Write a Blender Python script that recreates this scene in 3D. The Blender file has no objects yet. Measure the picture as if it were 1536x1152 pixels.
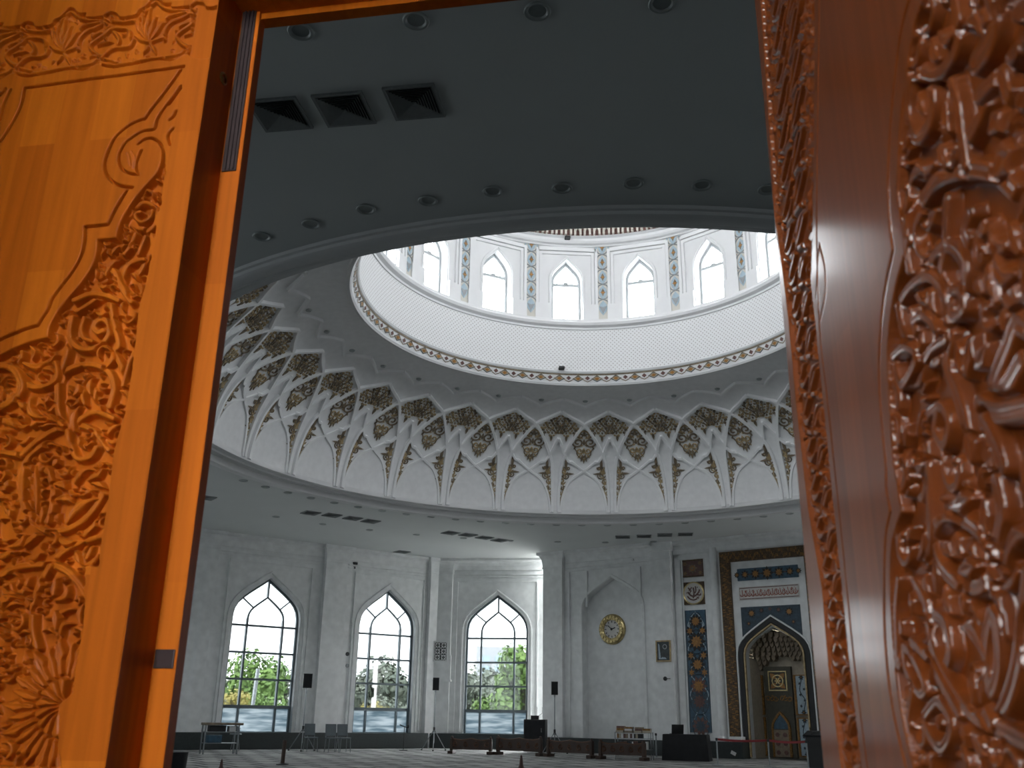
import bpy, bmesh, math, random
import numpy as np
from mathutils import Vector, Matrix
random.seed(7); rng=np.random.default_rng(7)
C=bpy.context.scene.collection
PI=math.pi
def R_(d): return math.radians(d)
# ------------------------------------------------------------------ camera model (1536 x 1152)
FPX,PITCH,ROLL,EYE=1405.77,R_(19.5885),R_(.8762),1.17
fw=Vector((0,math.cos(PITCH),math.sin(PITCH))); up0=Vector((0,-math.sin(PITCH),math.cos(PITCH))); rt0=Vector((1,0,0))
rt=rt0*math.cos(ROLL)+up0*math.sin(ROLL); up=up0*math.cos(ROLL)-rt0*math.sin(ROLL)
EYEP=Vector((0,0,EYE))
def ray(px,py): return fw+rt*((px-768)/FPX)-up*((py-576)/FPX)
def floor_at(px,py,z=0.0):
    d=ray(px,py); t=(z-EYE)/d.z; return EYEP+d*t
def at_dist(px,py,Y):
    d=ray(px,py); return EYEP+d*(Y/d.y)
class Frame:
    """a vertical plane: x to the right, y away from the viewer, z up"""
    def __init__(s,x,y,deg): s.o=Vector((x,y,0)); s.deg=deg; a=R_(deg); s.D=Vector((math.cos(a),math.sin(a),0)); s.N=Vector((-math.sin(a),math.cos(a),0))
    def px(s,px,py,depth=0.0):
        d=ray(px,py); p0=s.o+s.N*depth; t=(p0-EYEP).dot(s.N)/d.dot(s.N); p=EYEP+d*t; q=p-s.o
        return q.dot(s.D),p.z
    def w(s,x,z,y=0.0): return s.o+s.D*x+s.N*y+Vector((0,0,z))
# ------------------------------------------------------------------ materials
def new_mat(name):
    m=bpy.data.materials.new(name); m.use_nodes=True; nt=m.node_tree; b=nt.nodes['Principled BSDF']; return m,nt,b
def mat(name,col,rough=.6,metal=0,var=0.0,scale=8,bump=0.0,coat=0,spec=.5,stretch=None,detail=4):
    m,nt,b=new_mat(name); N=nt.nodes; L=nt.links
    b.inputs['Roughness'].default_value=rough; b.inputs['Metallic'].default_value=metal
    b.inputs['Coat Weight'].default_value=coat; b.inputs['Coat Roughness'].default_value=.12
    b.inputs['Specular IOR Level'].default_value=spec
    tc=N.new('ShaderNodeTexCoord'); mp=N.new('ShaderNodeMapping'); L.new(tc.outputs['Object'],mp.inputs[0])
    if stretch: mp.inputs['Scale'].default_value=stretch
    nz=N.new('ShaderNodeTexNoise'); nz.inputs['Scale'].default_value=scale; nz.inputs['Detail'].default_value=detail; L.new(mp.outputs[0],nz.inputs[0])
    rp=N.new('ShaderNodeValToRGB'); L.new(nz.outputs[0],rp.inputs[0])
    c=Vector(col)
    rp.color_ramp.elements[0].position=.3; rp.color_ramp.elements[1].position=.7
    rp.color_ramp.elements[0].color=(*(c*(1-var)),1); rp.color_ramp.elements[1].color=(*(c*(1+var)),1)
    L.new(rp.outputs[0],b.inputs['Base Color'])
    if bump:
        bp=N.new('ShaderNodeBump'); bp.inputs['Strength'].default_value=bump; bp.inputs['Distance'].default_value=.01; L.new(nz.outputs[0],bp.inputs['Height']); L.new(bp.outputs[0],b.inputs['Normal'])
    return m
def wood(name,c1,c2,rough=.38,coat=.5,plank=.075,length=.55,coatr=.18,spec=.5):
    m,nt,b=new_mat(name); b.inputs['Specular IOR Level'].default_value=spec; N=nt.nodes; L=nt.links
    tc=N.new('ShaderNodeTexCoord')
    mp=N.new('ShaderNodeMapping'); mp.inputs['Rotation'].default_value=(0,R_(90),R_(0)); L.new(tc.outputs['Object'],mp.inputs[0])
    sx=N.new('ShaderNodeSeparateXYZ'); L.new(tc.outputs['Object'],sx.inputs[0])
    cb=N.new('ShaderNodeCombineXYZ'); L.new(sx.outputs['Z'],cb.inputs[0]); L.new(sx.outputs['X'],cb.inputs[1])
    br=N.new('ShaderNodeTexBrick'); L.new(cb.outputs[0],br.inputs[0])
    br.inputs['Scale'].default_value=1; br.inputs['Brick Width'].default_value=length; br.inputs['Row Height'].default_value=plank
    br.inputs['Mortar Size'].default_value=0.0; br.inputs['Bias'].default_value=0
    br.inputs['Color1'].default_value=(*c1,1); br.inputs['Color2'].default_value=(*c2,1)
    mp2=N.new('ShaderNodeMapping'); mp2.inputs['Scale'].default_value=(60,60,3); L.new(tc.outputs['Object'],mp2.inputs[0])
    nz=N.new('ShaderNodeTexNoise'); nz.inputs['Scale'].default_value=1; nz.inputs['Detail'].default_value=5; nz.inputs['Distortion'].default_value=.4; L.new(mp2.outputs[0],nz.inputs[0])
    mr=N.new('ShaderNodeMapRange'); mr.inputs[1].default_value=.25; mr.inputs[2].default_value=.75; mr.inputs[3].default_value=.80; mr.inputs[4].default_value=1.12; L.new(nz.outputs[0],mr.inputs[0])
    mx=N.new('ShaderNodeMix'); mx.data_type='RGBA'; mx.blend_type='MULTIPLY'; mx.inputs[0].default_value=1
    L.new(br.outputs[0],mx.inputs[6]); L.new(mr.outputs[0],mx.inputs[7]); L.new(mx.outputs[2],b.inputs['Base Color'])
    b.inputs['Roughness'].default_value=rough; b.inputs['Coat Weight'].default_value=coat; b.inputs['Coat Roughness'].default_value=coatr
    bp=N.new('ShaderNodeBump'); bp.inputs['Strength'].default_value=.06; bp.inputs['Distance'].default_value=.002; L.new(nz.outputs[0],bp.inputs['Height']); L.new(bp.outputs[0],b.inputs['Normal'])
    return m
def glass(name,tint=(.93,.96,.96),gl=.05):
    m=bpy.data.materials.new(name); m.use_nodes=True; nt=m.node_tree; N=nt.nodes; L=nt.links; N.remove(N['Principled BSDF'])
    t=N.new('ShaderNodeBsdfTransparent'); t.inputs[0].default_value=(*tint,1); g=N.new('ShaderNodeBsdfGlossy'); g.inputs['Roughness'].default_value=.02
    x=N.new('ShaderNodeMixShader'); x.inputs[0].default_value=gl; L.new(t.outputs[0],x.inputs[1]); L.new(g.outputs[0],x.inputs[2]); L.new(x.outputs[0],N['Material Output'].inputs[0]); return m
def frosted(name):
    m=bpy.data.materials.new(name); m.use_nodes=True; nt=m.node_tree; N=nt.nodes; L=nt.links; N.remove(N['Principled BSDF'])
    tc=N.new('ShaderNodeTexCoord'); mp=N.new('ShaderNodeMapping'); mp.inputs['Scale'].default_value=(1.2,1.2,9); L.new(tc.outputs['Object'],mp.inputs[0])
    nz=N.new('ShaderNodeTexNoise'); nz.inputs['Scale'].default_value=1.1; L.new(mp.outputs[0],nz.inputs[0])
    rp=N.new('ShaderNodeValToRGB'); rp.color_ramp.elements[0].color=(.09,.115,.13,1); rp.color_ramp.elements[1].color=(.22,.24,.25,1); rp.color_ramp.elements[0].position=.35; rp.color_ramp.elements[1].position=.65; L.new(nz.outputs[0],rp.inputs[0])
    a=N.new('ShaderNodeBsdfTranslucent'); L.new(rp.outputs[0],a.inputs[0]); d=N.new('ShaderNodeBsdfTransparent'); d.inputs[0].default_value=(.13,.145,.155,1)
    x=N.new('ShaderNodeMixShader'); x.inputs[0].default_value=.25; L.new(a.outputs[0],x.inputs[1]); L.new(d.outputs[0],x.inputs[2]); L.new(x.outputs[0],N['Material Output'].inputs[0]); return m
M={}
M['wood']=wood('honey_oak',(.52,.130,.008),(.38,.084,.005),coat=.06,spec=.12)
M['wood_shaded']=wood('shaded_varnished_oak',(.235,.056,.010),(.175,.040,.007),rough=.5,coat=.7,plank=.09,length=.8,coatr=.13,spec=.12)  # same oak as the left leaf, its shade put in as darker colour
M['wood_dark']=wood('dark_walnut',(.045,.020,.010),(.030,.014,.008),rough=.5,coat=.1)
M['wood_edge']=wood('leaf_edge_wood',(.10,.035,.009),(.07,.024,.006),rough=.5,coat=.1)
M['brown_plate']=mat('dark_bronze_plate',(.035,.022,.022),.45,.6,.15,30)
M['brass']=mat('aged_brass',(.30,.19,.07),.3,1,.15,30)
M['wall']=mat('pale_marble',(.78,.795,.795),.42,0,.09,3.6,0,spec=.4,detail=8)
M['wall_plaster']=mat('grey_white_plaster',(.62,.655,.66),.7,0,.03,1.5)
M['ceiling']=mat('ceiling_plaster',(.70,.72,.715),.85,0,.02,.8,spec=.2)
M['cove']=mat('cove_plaster',(.87,.87,.875),.8,0,.04,6,.08,spec=.25)
M['rib']=mat('rib_plaster',(.90,.90,.905),.75,0,.02,4,spec=.25)
M['white']=mat('white_plaster',(.77,.77,.775),.7,0,.02,3,spec=.25)
M['plinth']=mat('dark_green_granite',(.018,.026,.026),.45,0,.3,25)
M['frame']=mat('window_aluminium',(.13,.16,.175),.45,.3,.05,8)
M['frame_white']=mat('white_window_frame',(.40,.42,.43),.5,0,.02,8)
M['glass']=glass('clear_glass',(.92,.94,.95)); M['glass_tint']=glass('tinted_glass',(.36,.372,.377)); M['frost']=frosted('frosted_glass')
M['gold']=mat('dull_gold_leaf',(.44,.33,.18),.5,.15,.35,9)
M['gold_bright']=mat('bright_gold',(.55,.44,.22),.3,.85,.25,14)
M['bronze_orn']=mat('umber_ornament',(.20,.155,.105),.55,.1,.4,9)
M['vent']=mat('dark_vent_metal',(.26,.275,.275),.5,.2,.08,20)
M['ventdark']=mat('vent_shadow_metal',(.035,.04,.04),.6,0,.05,20)
M['lamp']=mat('downlight_rim',(.40,.43,.43),.4,.3,.05,20)
M['lampglass']=mat('frosted_lamp_lens',(.30,.33,.33),.3,0,.05,20)
M['black']=mat('matt_black_plastic',(.012,.013,.014),.5,0,.2,30)
M['cloth']=mat('black_cloth',(.012,.013,.015),.85,0,.3,6,.3)
M['steel']=mat('grey_steel',(.28,.30,.31),.35,.8,.08,20)
M['chairgrey']=mat('grey_blue_plastic',(.13,.155,.17),.5,0,.06,12)
M['blue']=mat('blue_tile',(.030,.085,.135),.35,0,.35,10)
M['blue_dk']=mat('slate_tile',(.022,.048,.070),.35,0,.35,12)
M['ltblue']=mat('pale_blue_tile',(.36,.46,.53),.45,0,.12,14)
M['orange']=mat('amber_tile',(.33,.15,.03),.4,0,.3,20)
M['red']=mat('oxide_red_paint',(.30,.075,.045),.5,0,.2,20)
M['redtile']=mat('rose_brown_tile',(.13,.062,.052),.45,0,.3,14)
M['darkmosaic']=mat('dark_gold_mosaic',(.075,.042,.016),.38,.25,.75,26,.4)
M['goldmosaic']=mat('gold_mosaic',(.22,.11,.025),.38,.4,.6,24)
M['cream']=mat('cream_stone',(.42,.37,.29),.6,0,.12,9)
M['tan']=mat('tan_muqarnas',(.24,.19,.135),.6,0,.2,14)
M['olive']=mat('dark_olive_panel',(.060,.055,.036),.5,0,.2,10)
M['whiteink']=mat('ivory_enamel',(.62,.60,.57),.5,0,.04,20)
M['porch']=mat('porch_stone',(.07,.06,.05),.8,0,.1,3)
M['paper']=mat('paper_white',(.7,.7,.7),.8,0,.02,20)
M['beltred']=mat('red_belt',(.20,.018,.02),.7,0,.1,20)
M['photo']=mat('dark_picture',(.02,.03,.032),.3,0,.6,9)
def carpet():
    m,nt,b=new_mat('patterned_carpet'); N=nt.nodes; L=nt.links
    tc=N.new('ShaderNodeTexCoord'); mp=N.new('ShaderNodeMapping'); mp.inputs['Rotation'].default_value=(0,0,R_(-35)); L.new(tc.outputs['Object'],mp.inputs[0])
    ck=N.new('ShaderNodeTexBrick'); ck.inputs['Scale'].default_value=1; ck.inputs['Brick Width'].default_value=.7; ck.inputs['Row Height'].default_value=1.2; ck.inputs['Mortar Size'].default_value=.06; ck.inputs['Mortar'].default_value=(.055,.055,.055,1)
    ck.inputs['Color1'].default_value=(.58,.58,.56,1); ck.inputs['Color2'].default_value=(.28,.28,.272,1); L.new(mp.outputs[0],ck.inputs[0])
    nz=N.new('ShaderNodeTexNoise'); nz.inputs['Scale'].default_value=1.3; L.new(mp.outputs[0],nz.inputs[0])
    mx=N.new('ShaderNodeMix'); mx.data_type='RGBA'; mx.blend_type='MULTIPLY'; mx.inputs[0].default_value=.5; L.new(ck.outputs[0],mx.inputs[6]); L.new(nz.outputs[0],mx.inputs[7]); L.new(mx.outputs[2],b.inputs['Base Color'])
    b.inputs['Roughness'].default_value=.9; return m
M['carpet']=carpet()
def dotted():
    m,nt,b=new_mat('dotted_drum_plaster'); N=nt.nodes; L=nt.links
    uv=N.new('ShaderNodeUVMap'); mp=N.new('ShaderNodeMapping'); mp.inputs['Rotation'].default_value=(0,0,R_(45)); mp.inputs['Scale'].default_value=(11.4,11.4,1); L.new(uv.outputs[0],mp.inputs[0])
    fr=N.new('ShaderNodeVectorMath'); fr.operation='FRACTION'; L.new(mp.outputs[0],fr.inputs[0])
    sb=N.new('ShaderNodeVectorMath'); sb.operation='SUBTRACT'; sb.inputs[1].default_value=(.5,.5,0); L.new(fr.outputs[0],sb.inputs[0])
    ln=N.new('ShaderNodeVectorMath'); ln.operation='LENGTH'; L.new(sb.outputs[0],ln.inputs[0])
    lt=N.new('ShaderNodeMath'); lt.operation='LESS_THAN'; lt.inputs[1].default_value=.19; L.new(ln.outputs['Value'],lt.inputs[0])
    mx=N.new('ShaderNodeMix'); mx.data_type='RGBA'; mx.inputs[6].default_value=(.77,.77,.775,1); mx.inputs[7].default_value=(.36,.33,.32,1); L.new(lt.outputs[0],mx.inputs[0]); L.new(mx.outputs[2],b.inputs['Base Color'])
    b.inputs['Roughness'].default_value=.7; return m
M['dotted']=dotted()
def leafmat(name,c1,c2):
    m,nt,b=new_mat(name); N=nt.nodes; L=nt.links
    tc=N.new('ShaderNodeTexCoord'); nz=N.new('ShaderNodeTexNoise'); nz.inputs['Scale'].default_value=.9; L.new(tc.outputs['Object'],nz.inputs[0])
    rp=N.new('ShaderNodeValToRGB'); rp.color_ramp.elements[0].position=.35; rp.color_ramp.elements[1].position=.65; rp.color_ramp.elements[0].color=(*c1,1); rp.color_ramp.elements[1].color=(*c2,1); L.new(nz.outputs[0],rp.inputs[0]); L.new(rp.outputs[0],b.inputs['Base Color'])
    b.inputs['Roughness'].default_value=.7; return m
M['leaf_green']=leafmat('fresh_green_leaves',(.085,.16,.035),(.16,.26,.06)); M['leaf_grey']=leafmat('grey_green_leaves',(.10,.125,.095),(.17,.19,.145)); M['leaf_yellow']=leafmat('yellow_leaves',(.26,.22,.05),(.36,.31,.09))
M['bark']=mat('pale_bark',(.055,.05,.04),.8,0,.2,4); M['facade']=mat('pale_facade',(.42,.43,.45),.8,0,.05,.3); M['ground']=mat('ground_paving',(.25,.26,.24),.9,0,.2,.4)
# ------------------------------------------------------------------ mesh helpers
class MB:
    def __init__(s): s.v=[]; s.f=[]; s.m=[]; s.uv=None
    def add(s,vs,fs,mi=0):
        o=len(s.v); s.v+=[tuple(v) for v in vs]; s.f+=[tuple(i+o for i in f) for f in fs]; s.m+=[mi]*len(fs)
    def quad(s,a,b,c,d,mi=0): s.add([a,b,c,d],[(0,1,2,3)],mi)
    def box(s,x0,x1,y0,y1,z0,z1,mi=0,T=None):
        v=[Vector((x,y,z)) for z in (z0,z1) for y in (y0,y1) for x in (x0,x1)]
        if T: v=[T@p for p in v]
        s.add(v,[(0,2,3,1),(4,5,7,6),(0,1,5,4),(2,6,7,3),(0,4,6,2),(1,3,7,5)],mi)
    def bbox(s,x0,x1,y0,y1,z0,z1,b=.01,mi=0,T=None):
        """box with chamfered edges"""
        bm=bmesh.new(); bmesh.ops.create_cube(bm,size=1)
        for v in bm.verts: v.co=Vector(((x0+x1)/2+v.co.x*(x1-x0),(y0+y1)/2+v.co.y*(y1-y0),(z0+z1)/2+v.co.z*(z1-z0)))
        bmesh.ops.bevel(bm,geom=list(bm.edges),offset=min(b,.45*min(x1-x0,y1-y0,z1-z0)),segments=2,profile=.6,affect='EDGES')
        s.bm(bm,mi,T)
    def bm(s,bm,mi=0,T=None):
        bm.verts.index_update(); s.add([(T@v.co if T else v.co.copy()) for v in bm.verts],[[v.index for v in f.verts] for f in bm.faces],mi); bm.free()
    def tube(s,pts,r,n=6,mi=0,close=False,cap=True):
        pts=[Vector(p) for p in pts]; k=len(pts); rs=r if hasattr(r,'__len__') else [r]*k; vs=[]
        ref=None
        for i,p in enumerate(pts):
            t=(pts[(i+1)%k]-pts[i-1]) if close else (pts[min(i+1,k-1)]-pts[max(i-1,0)]); t.normalize()
            if ref is None: ref=Vector((0,0,1)) if abs(t.z)<.9 else Vector((1,0,0))
            a=ref-t*ref.dot(t)
            if a.length<1e-4: a=t.orthogonal()
            a.normalize(); b=t.cross(a); ref=a
            for j in range(n): an=2*PI*j/n; vs.append(p+(a*math.cos(an)+b*math.sin(an))*rs[i])
        fs=[]
        for i in range(k if close else k-1):
            for j in range(n): i2=(i+1)%k; fs.append((i*n+j,i*n+(j+1)%n,i2*n+(j+1)%n,i2*n+j))
        if cap and not close: fs+=[tuple(range(n-1,-1,-1)),tuple((k-1)*n+j for j in range(n))]
        s.add(vs,fs,mi)
    def lathe(s,prof,n=24,c=(0,0,0),mi=0,cap=False,a0=0,a1=360):
        full=abs(a1-a0)>=359.9; cols=n if full else n+1; vs=[]
        for r,z in prof:
            for j in range(cols): a=R_(a0+(a1-a0)*j/n); vs.append((c[0]+r*math.cos(a),c[1]+r*math.sin(a),c[2]+z))
        fs=[]
        for i in range(len(prof)-1):
            for j in range(n): j2=(j+1)%cols if full else j+1; fs.append((i*cols+j,i*cols+j2,(i+1)*cols+j2,(i+1)*cols+j))
        if cap: fs+=[tuple(range(cols-1,-1,-1)),tuple((len(prof)-1)*cols+j for j in range(cols))]
        s.add(vs,fs,mi)
    def prism(s,poly,y0,y1,mi=0,f=None):
        """polygon in (x,z), extruded along y; f maps (x,y,z)"""
        f=f or (lambda x,y,z:Vector((x,y,z))); n=len(poly)
        s.add([f(x,y0,z) for x,z in poly]+[f(x,y1,z) for x,z in poly],[tuple(range(n)),tuple(range(2*n-1,n-1,-1))]+[(i,i+n,(i+1)%n+n,(i+1)%n) for i in range(n)],mi)
    def ribbon(s,pts,w,y0,y1,mi=0,f=None,close=False):
        """flat raised band along a 2D curve in (x,z); w half width or list"""
        f=f or (lambda x,y,z:Vector((x,y,z))); k=len(pts); ws=w if hasattr(w,'__len__') else [w]*k; vs=[]
        for i,(x,z) in enumerate(pts):
            a=pts[(i+1)%k] if close else pts[min(i+1,k-1)]; b=pts[i-1] if close else pts[max(i-1,0)]
            tx,tz=a[0]-b[0],a[1]-b[1]; l=math.hypot(tx,tz) or 1; nx,nz=-tz/l*ws[i],tx/l*ws[i]
            vs+=[f(x+nx,y0,z+nz),f(x+nx*.7,y1,z+nz*.7),f(x-nx*.7,y1,z-nz*.7),f(x-nx,y0,z-nz)]
        fs=[]
        for i in range(k if close else k-1):
            j=(i+1)%k
            for e in range(3): fs.append((i*4+e,i*4+e+1,j*4+e+1,j*4+e))
        if not close: fs+=[(3,2,1,0),((k-1)*4,(k-1)*4+1,(k-1)*4+2,(k-1)*4+3)]
        s.add(vs,fs,mi)
    def build(s,name,mats,parent=None,smooth=False,fix=True):
        me=bpy.data.meshes.new(name); me.from_pydata([tuple(v) for v in s.v],[],s.f)
        mats=mats if isinstance(mats,(list,tuple)) else [mats]
        for m in mats: me.materials.append(m)
        if len(mats)>1: me.polygons.foreach_set('material_index',s.m)
        if fix:
            bm=bmesh.new(); bm.from_mesh(me); bmesh.ops.recalc_face_normals(bm,faces=bm.faces); bm.to_mesh(me); bm.free()
        if smooth:
            me.polygons.foreach_set('use_smooth',[True]*len(me.polygons))
            me.set_sharp_from_angle(angle=R_(40))
        o=bpy.data.objects.new(name,me); C.objects.link(o)
        if parent: o.parent=parent
        return o
def tag(o,label=None,cat=None,group=None,kind=None):
    if label: o['label']=label
    if cat: o['category']=cat
    if group: o['group']=group
    if kind: o['kind']=kind
    return o
def thing(name,label,cat,loc=(0,0,0),rotz=0,group=None,kind=None):
    o=bpy.data.objects.new(name,None); C.objects.link(o); o.empty_display_size=.1; o.location=loc; o.rotation_euler=(0,0,R_(rotz)); return tag(o,label,cat,group,kind)
def place(o,loc,rotz=0): o.location=loc; o.rotation_euler=(0,0,R_(rotz)); return o
def dup(root,loc,rotz,label=None,group=None):
    r=root.copy(); C.objects.link(r); r.location=loc; r.rotation_euler=(0,0,R_(rotz))
    if label: r['label']=label
    if group: r['group']=group
    for ch in list(root.children):
        c=ch.copy(); C.objects.link(c); c.parent=r
        for g in list(ch.children): d=g.copy(); C.objects.link(d); d.parent=c
    return r
def crom(pts,n=8,close=False):
    """Catmull-Rom through 2D points"""
    P=[np.array(p,float) for p in pts]
    if len(P)<3: return [tuple(p) for p in P]
    k=len(P); out=[]
    for i in range(k if close else k-1):
        p0=P[i-1] if (close or i>0) else 2*P[0]-P[1]; p1=P[i]; p2=P[(i+1)%k]; p3=P[(i+2)%k] if (close or i+2<k) else 2*P[-1]-P[-2]
        for j in range(n):
            t=j/n; out.append(tuple(.5*((2*p1)+(-p0+p2)*t+(2*p0-5*p1+4*p2-p3)*t*t+(-p0+3*p1-3*p2+p3)*t**3)))
    if not close: out.append(tuple(P[-1]))
    return out
def spiral(cx,cz,r0,a0,turns,r1=.15,n=22,flip=1,sx=1):
    return [(cx+sx*(r0*(1-t)+r0*r1*t)*math.cos(R_(a0)+flip*2*PI*turns*t),cz+(r0*(1-t)+r0*r1*t)*math.sin(R_(a0)+flip*2*PI*turns*t)) for t in [i/n for i in range(n+1)]]
def almond(x0,z0,x1,z1,w,n=6):
    """leaf outline from base to tip"""
    dx,dz=x1-x0,z1-z0; l=math.hypot(dx,dz); nx,nz=-dz/l,dx/l; a=[];b=[]
    for i in range(n+1):
        t=i/n; k=w*math.sin(PI*t**.8)*(1-.25*t); a.append((x0+dx*t+nx*k,z0+dz*t+nz*k)); b.append((x0+dx*t-nx*k,z0+dz*t-nz*k))
    return a+b[-2:0:-1]
ARCH=[(1,0),(.992,.10),(.955,.25),(.87,.39),(.74,.515),(.56,.645),(.36,.775),(.17,.895),(0,1)]
def arch_pts(xc,hw,zs,za,sc=1.0):
    r=[(xc+hw*x,zs+(za-zs)*h) for x,h in ARCH]; l=[(xc-hw*x,zs+(za-zs)*h) for x,h in ARCH[:-1]]
    return l+r[::-1]      # left spring -> apex -> right spring
# ================================================================== THE HALL
ZC=7.37; CT=Vector((1.995,20.82,0))
PA=(-2.976,39.6); FA=Frame(*PA,36); FB=Frame(*PA,-8); PCX=(1.45,37.72); FC=Frame(*PCX,-35)
DO=(-.577,1.60)           # door wall: a point on its room-side line, direction -10 deg
FD=Frame(-.594,1.5,-10)   # left door leaf front plane, origin at its meeting stile
A_L=FA.w(-12.6,0); C_R=FC.w(15,0); D_L=FD.w(-6.8,0,.14); D_R=FD.w(8.5,0,.14)
POLY=[FA.w(0,0),A_L,Vector((-17.6,25,0)),Vector((-17.8,14,0)),Vector((-13,6.2,0)),D_L,D_R,Vector((14.5,5,0)),Vector((18,13,0)),Vector((18,23,0)),C_R,FC.w(0,0),FB.w(4.45,0)]
def poly_r(az):
    d=Vector((math.sin(az),math.cos(az),0)); best=99
    for i in range(len(POLY)):
        a=POLY[i]-CT; b=POLY[(i+1)%len(POLY)]-CT; e=b-a; den=d.x*e.y-d.y*e.x
        if abs(den)<1e-9: continue
        t=(a.x*e.y-a.y*e.x)/den; u=(a.x*d.y-a.y*d.x)/den
        if t>0 and -1e-6<=u<=1+1e-6: best=min(best,t)
    return best
# floor, ceiling
mb=MB(); mb.box(-22,22,20,44,-.2,0); tag(mb.build('floor',M['carpet']),kind='structure')
mb=MB(); mb.box(-22,22,-9,19.999,-.2,0); tag(mb.build('floor_light_absorber',M['plinth']),kind='structure')  # unseen dark stretch, added to keep the near ceiling dim
mb=MB(); n=288
for i in range(n):
    a0,a1=2*PI*i/n,2*PI*(i+1)/n; P=[]
    for r,a in ((10.0,a0),(10.0,a1),(poly_r(a1)+.7,a1),(poly_r(a0)+.7,a0)): P.append((CT.x+r*math.sin(a),CT.y+r*math.cos(a)))
    mb.add([(x,y,ZC) for x,y in P]+[(x,y,ZC+.1) for x,y in P],[(0,1,2,3),(7,6,5,4)])
tag(mb.build('ceiling',M['ceiling']),kind='structure')
# walls -------------------------------------------------------------
def wall_panel(mb,x0,x1,z0,z1,ops,dep=.4,mi=0,y0=0.0,back=None):
    """flat wall with pointed openings (xc,hw,sill,zs,za); reveals of depth dep"""
    f=lambda x,z,y=y0:(x,y,z); xp=x0
    for xc,hw,sill,zs,za in sorted(ops):
        mb.quad(f(xp,z0),f(xc-hw,z0),f(xc-hw,z1),f(xp,z1),mi)
        if sill>z0: mb.quad(f(xc-hw,z0),f(xc+hw,z0),f(xc+hw,sill),f(xc-hw,sill),mi)
        ar=arch_pts(xc,hw,zs,za)
        for (xa,zz),(xb,zb) in zip(ar[:-1],ar[1:]): mb.quad(f(xa,zz),f(xb,zb),f(xb,z1),f(xa,z1),mi)
        rim=[(xc-hw,sill)]+ar+[(xc+hw,sill)]
        for (xa,zz),(xb,zb) in zip(rim,rim[1:]+rim[:1]): mb.quad(f(xa,zz),f(xb,zb),(xb,y0+dep,zb),(xa,y0+dep,zz),mi)
        if back is not None: mb.add([(x,y0+dep,z) for x,z in rim],[tuple(range(len(rim)))],mi)
        xp=xc+hw
    mb.quad(f(xp,z0),f(x1,z0),f(x1,z1),f(xp,z1),mi)
def pilaster(mb,x0,x1,d=.22,z1=None,mi=0,flare=.2):
    """shaft with a cove capital that swells under the ceiling"""
    z1=z1 or ZC; st=[(0,0),(.05,0),(6.74,0),(6.74,.035),(6.81,.035),(6.81,.01),(6.86,.02)]+[(6.86+.40*math.sin(R_(a)),.02+flare*(1-math.cos(R_(a)))) for a in (20,40,60,75,90)]+[(z1,flare+.03)]
    vs=[];
    for z,e in st: vs+=[(x0-e*.8,0,z),(x0-e*.8,-d-e,z),(x1+e*.8,-d-e,z),(x1+e*.8,0,z)]
    fs=[]
    for i in range(len(st)-1):
        for j in range(3): fs.append((i*4+j,i*4+j+1,i*4+4+j+1,i*4+4+j))
    mb.add(vs,fs,mi)
def hstrip(mb,x0,x1,z,h,d,mi=0): mb.box(x0,x1,-d,0,z-h/2,z+h/2,mi)
def frame_line(mb,x0,x1,z0,z1,w=.045,d=.03):
    mb.box(x0,x1,-d,0,z1-w,z1); mb.box(x0,x0+w,-d,0,z0,z1-w); mb.box(x1-w,x1,-d,0,z0,z1-w)
def crown(mb,x0,x1,d0=0):
    """cove moulding under the ceiling"""
    pr=[(0,6.92),(.05,6.92),(.06,6.98)]+[(.06+.2*(1-math.cos(R_(a))),6.98+.28*math.sin(R_(a))) for a in (25,50,75,90)]+[(.32,7.28),(.32,ZC)]
    vs=[(x,-d-d0,z) for x in (x0,x1) for d,z in pr]; k=len(pr)
    mb.add(vs,[(i,i+1,k+i+1,k+i) for i in range(k-1)])
zof=lambda fr,px,py,d=0:fr.px(px,py,d)[1]
Z_T=[zof(FB,746,y) for y in (957,993.4,1029.5,1066.7)]; Z_S=zof(FB,746,1103.3); Z_AP=zof(FB,746.6,891.5); Z_SP=zof(FB,700,948)
def opening(fr,lx,rx,y): a=fr.px(lx,y)[0]; b=fr.px(rx,y)[0]; return ((a+b)/2,(b-a)/2,Z_S,Z_SP,Z_AP)
O1=opening(FA,347.5,451,937); O2=opening(FA,538,623.5,951); O3=opening(FB,697.5,792,957)
hwm=(O1[1]+O2[1]+O3[1])/3
print('openings',O1,O2,O3,Z_T,Z_S,Z_AP,Z_SP)
def wall_obj(name,fr,mbs,m=None): o=mbs.build(name,m or M['wall']); place(o,fr.o,fr.deg); return tag(o,kind='structure')
mb=MB(); wall_panel(mb,-12.6,.0,0,ZC,[O1,O2])
pA=[FA.px(472,1095)[0],FA.px(509,1095)[0]]
x1=FA.px(650,860,-.22)[0]; pilaster(mb,FA.px(490,845,-.22)[0],FA.px(523,845,-.22)[0]); pilaster(mb,x1-.1,.35)
xl=FA.px(329,830,-.22)[0]; pilaster(mb,xl-1.1,xl)
for a,b in ((xl,FA.px(490,845)[0]),(FA.px(523,845)[0],x1)):
    crown(mb,a,b); hstrip(mb,a,b,6.76,.07,.06); hstrip(mb,a,b,6.64,.05,.04); 
for o in (O1,O2):
    frame_line(mb,o[0]-o[1]-.33,o[0]+o[1]+.33,.62,6.5,.055,.05); 
    ar=arch_pts(o[0],o[1]+.17,o[3],o[4]+.2); mb.ribbon([(o[0]-o[1]-.17,.6)]+ar+[(o[0]+o[1]+.17,.6)],.05,0,-.05)
wall_obj('wall_left',FA,mb)
mb=MB(); wall_panel(mb,-.2,4.45,0,ZC,[O3]); x0=FB.px(679,860,-.22)[0]; pilaster(mb,-.15,x0)
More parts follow.
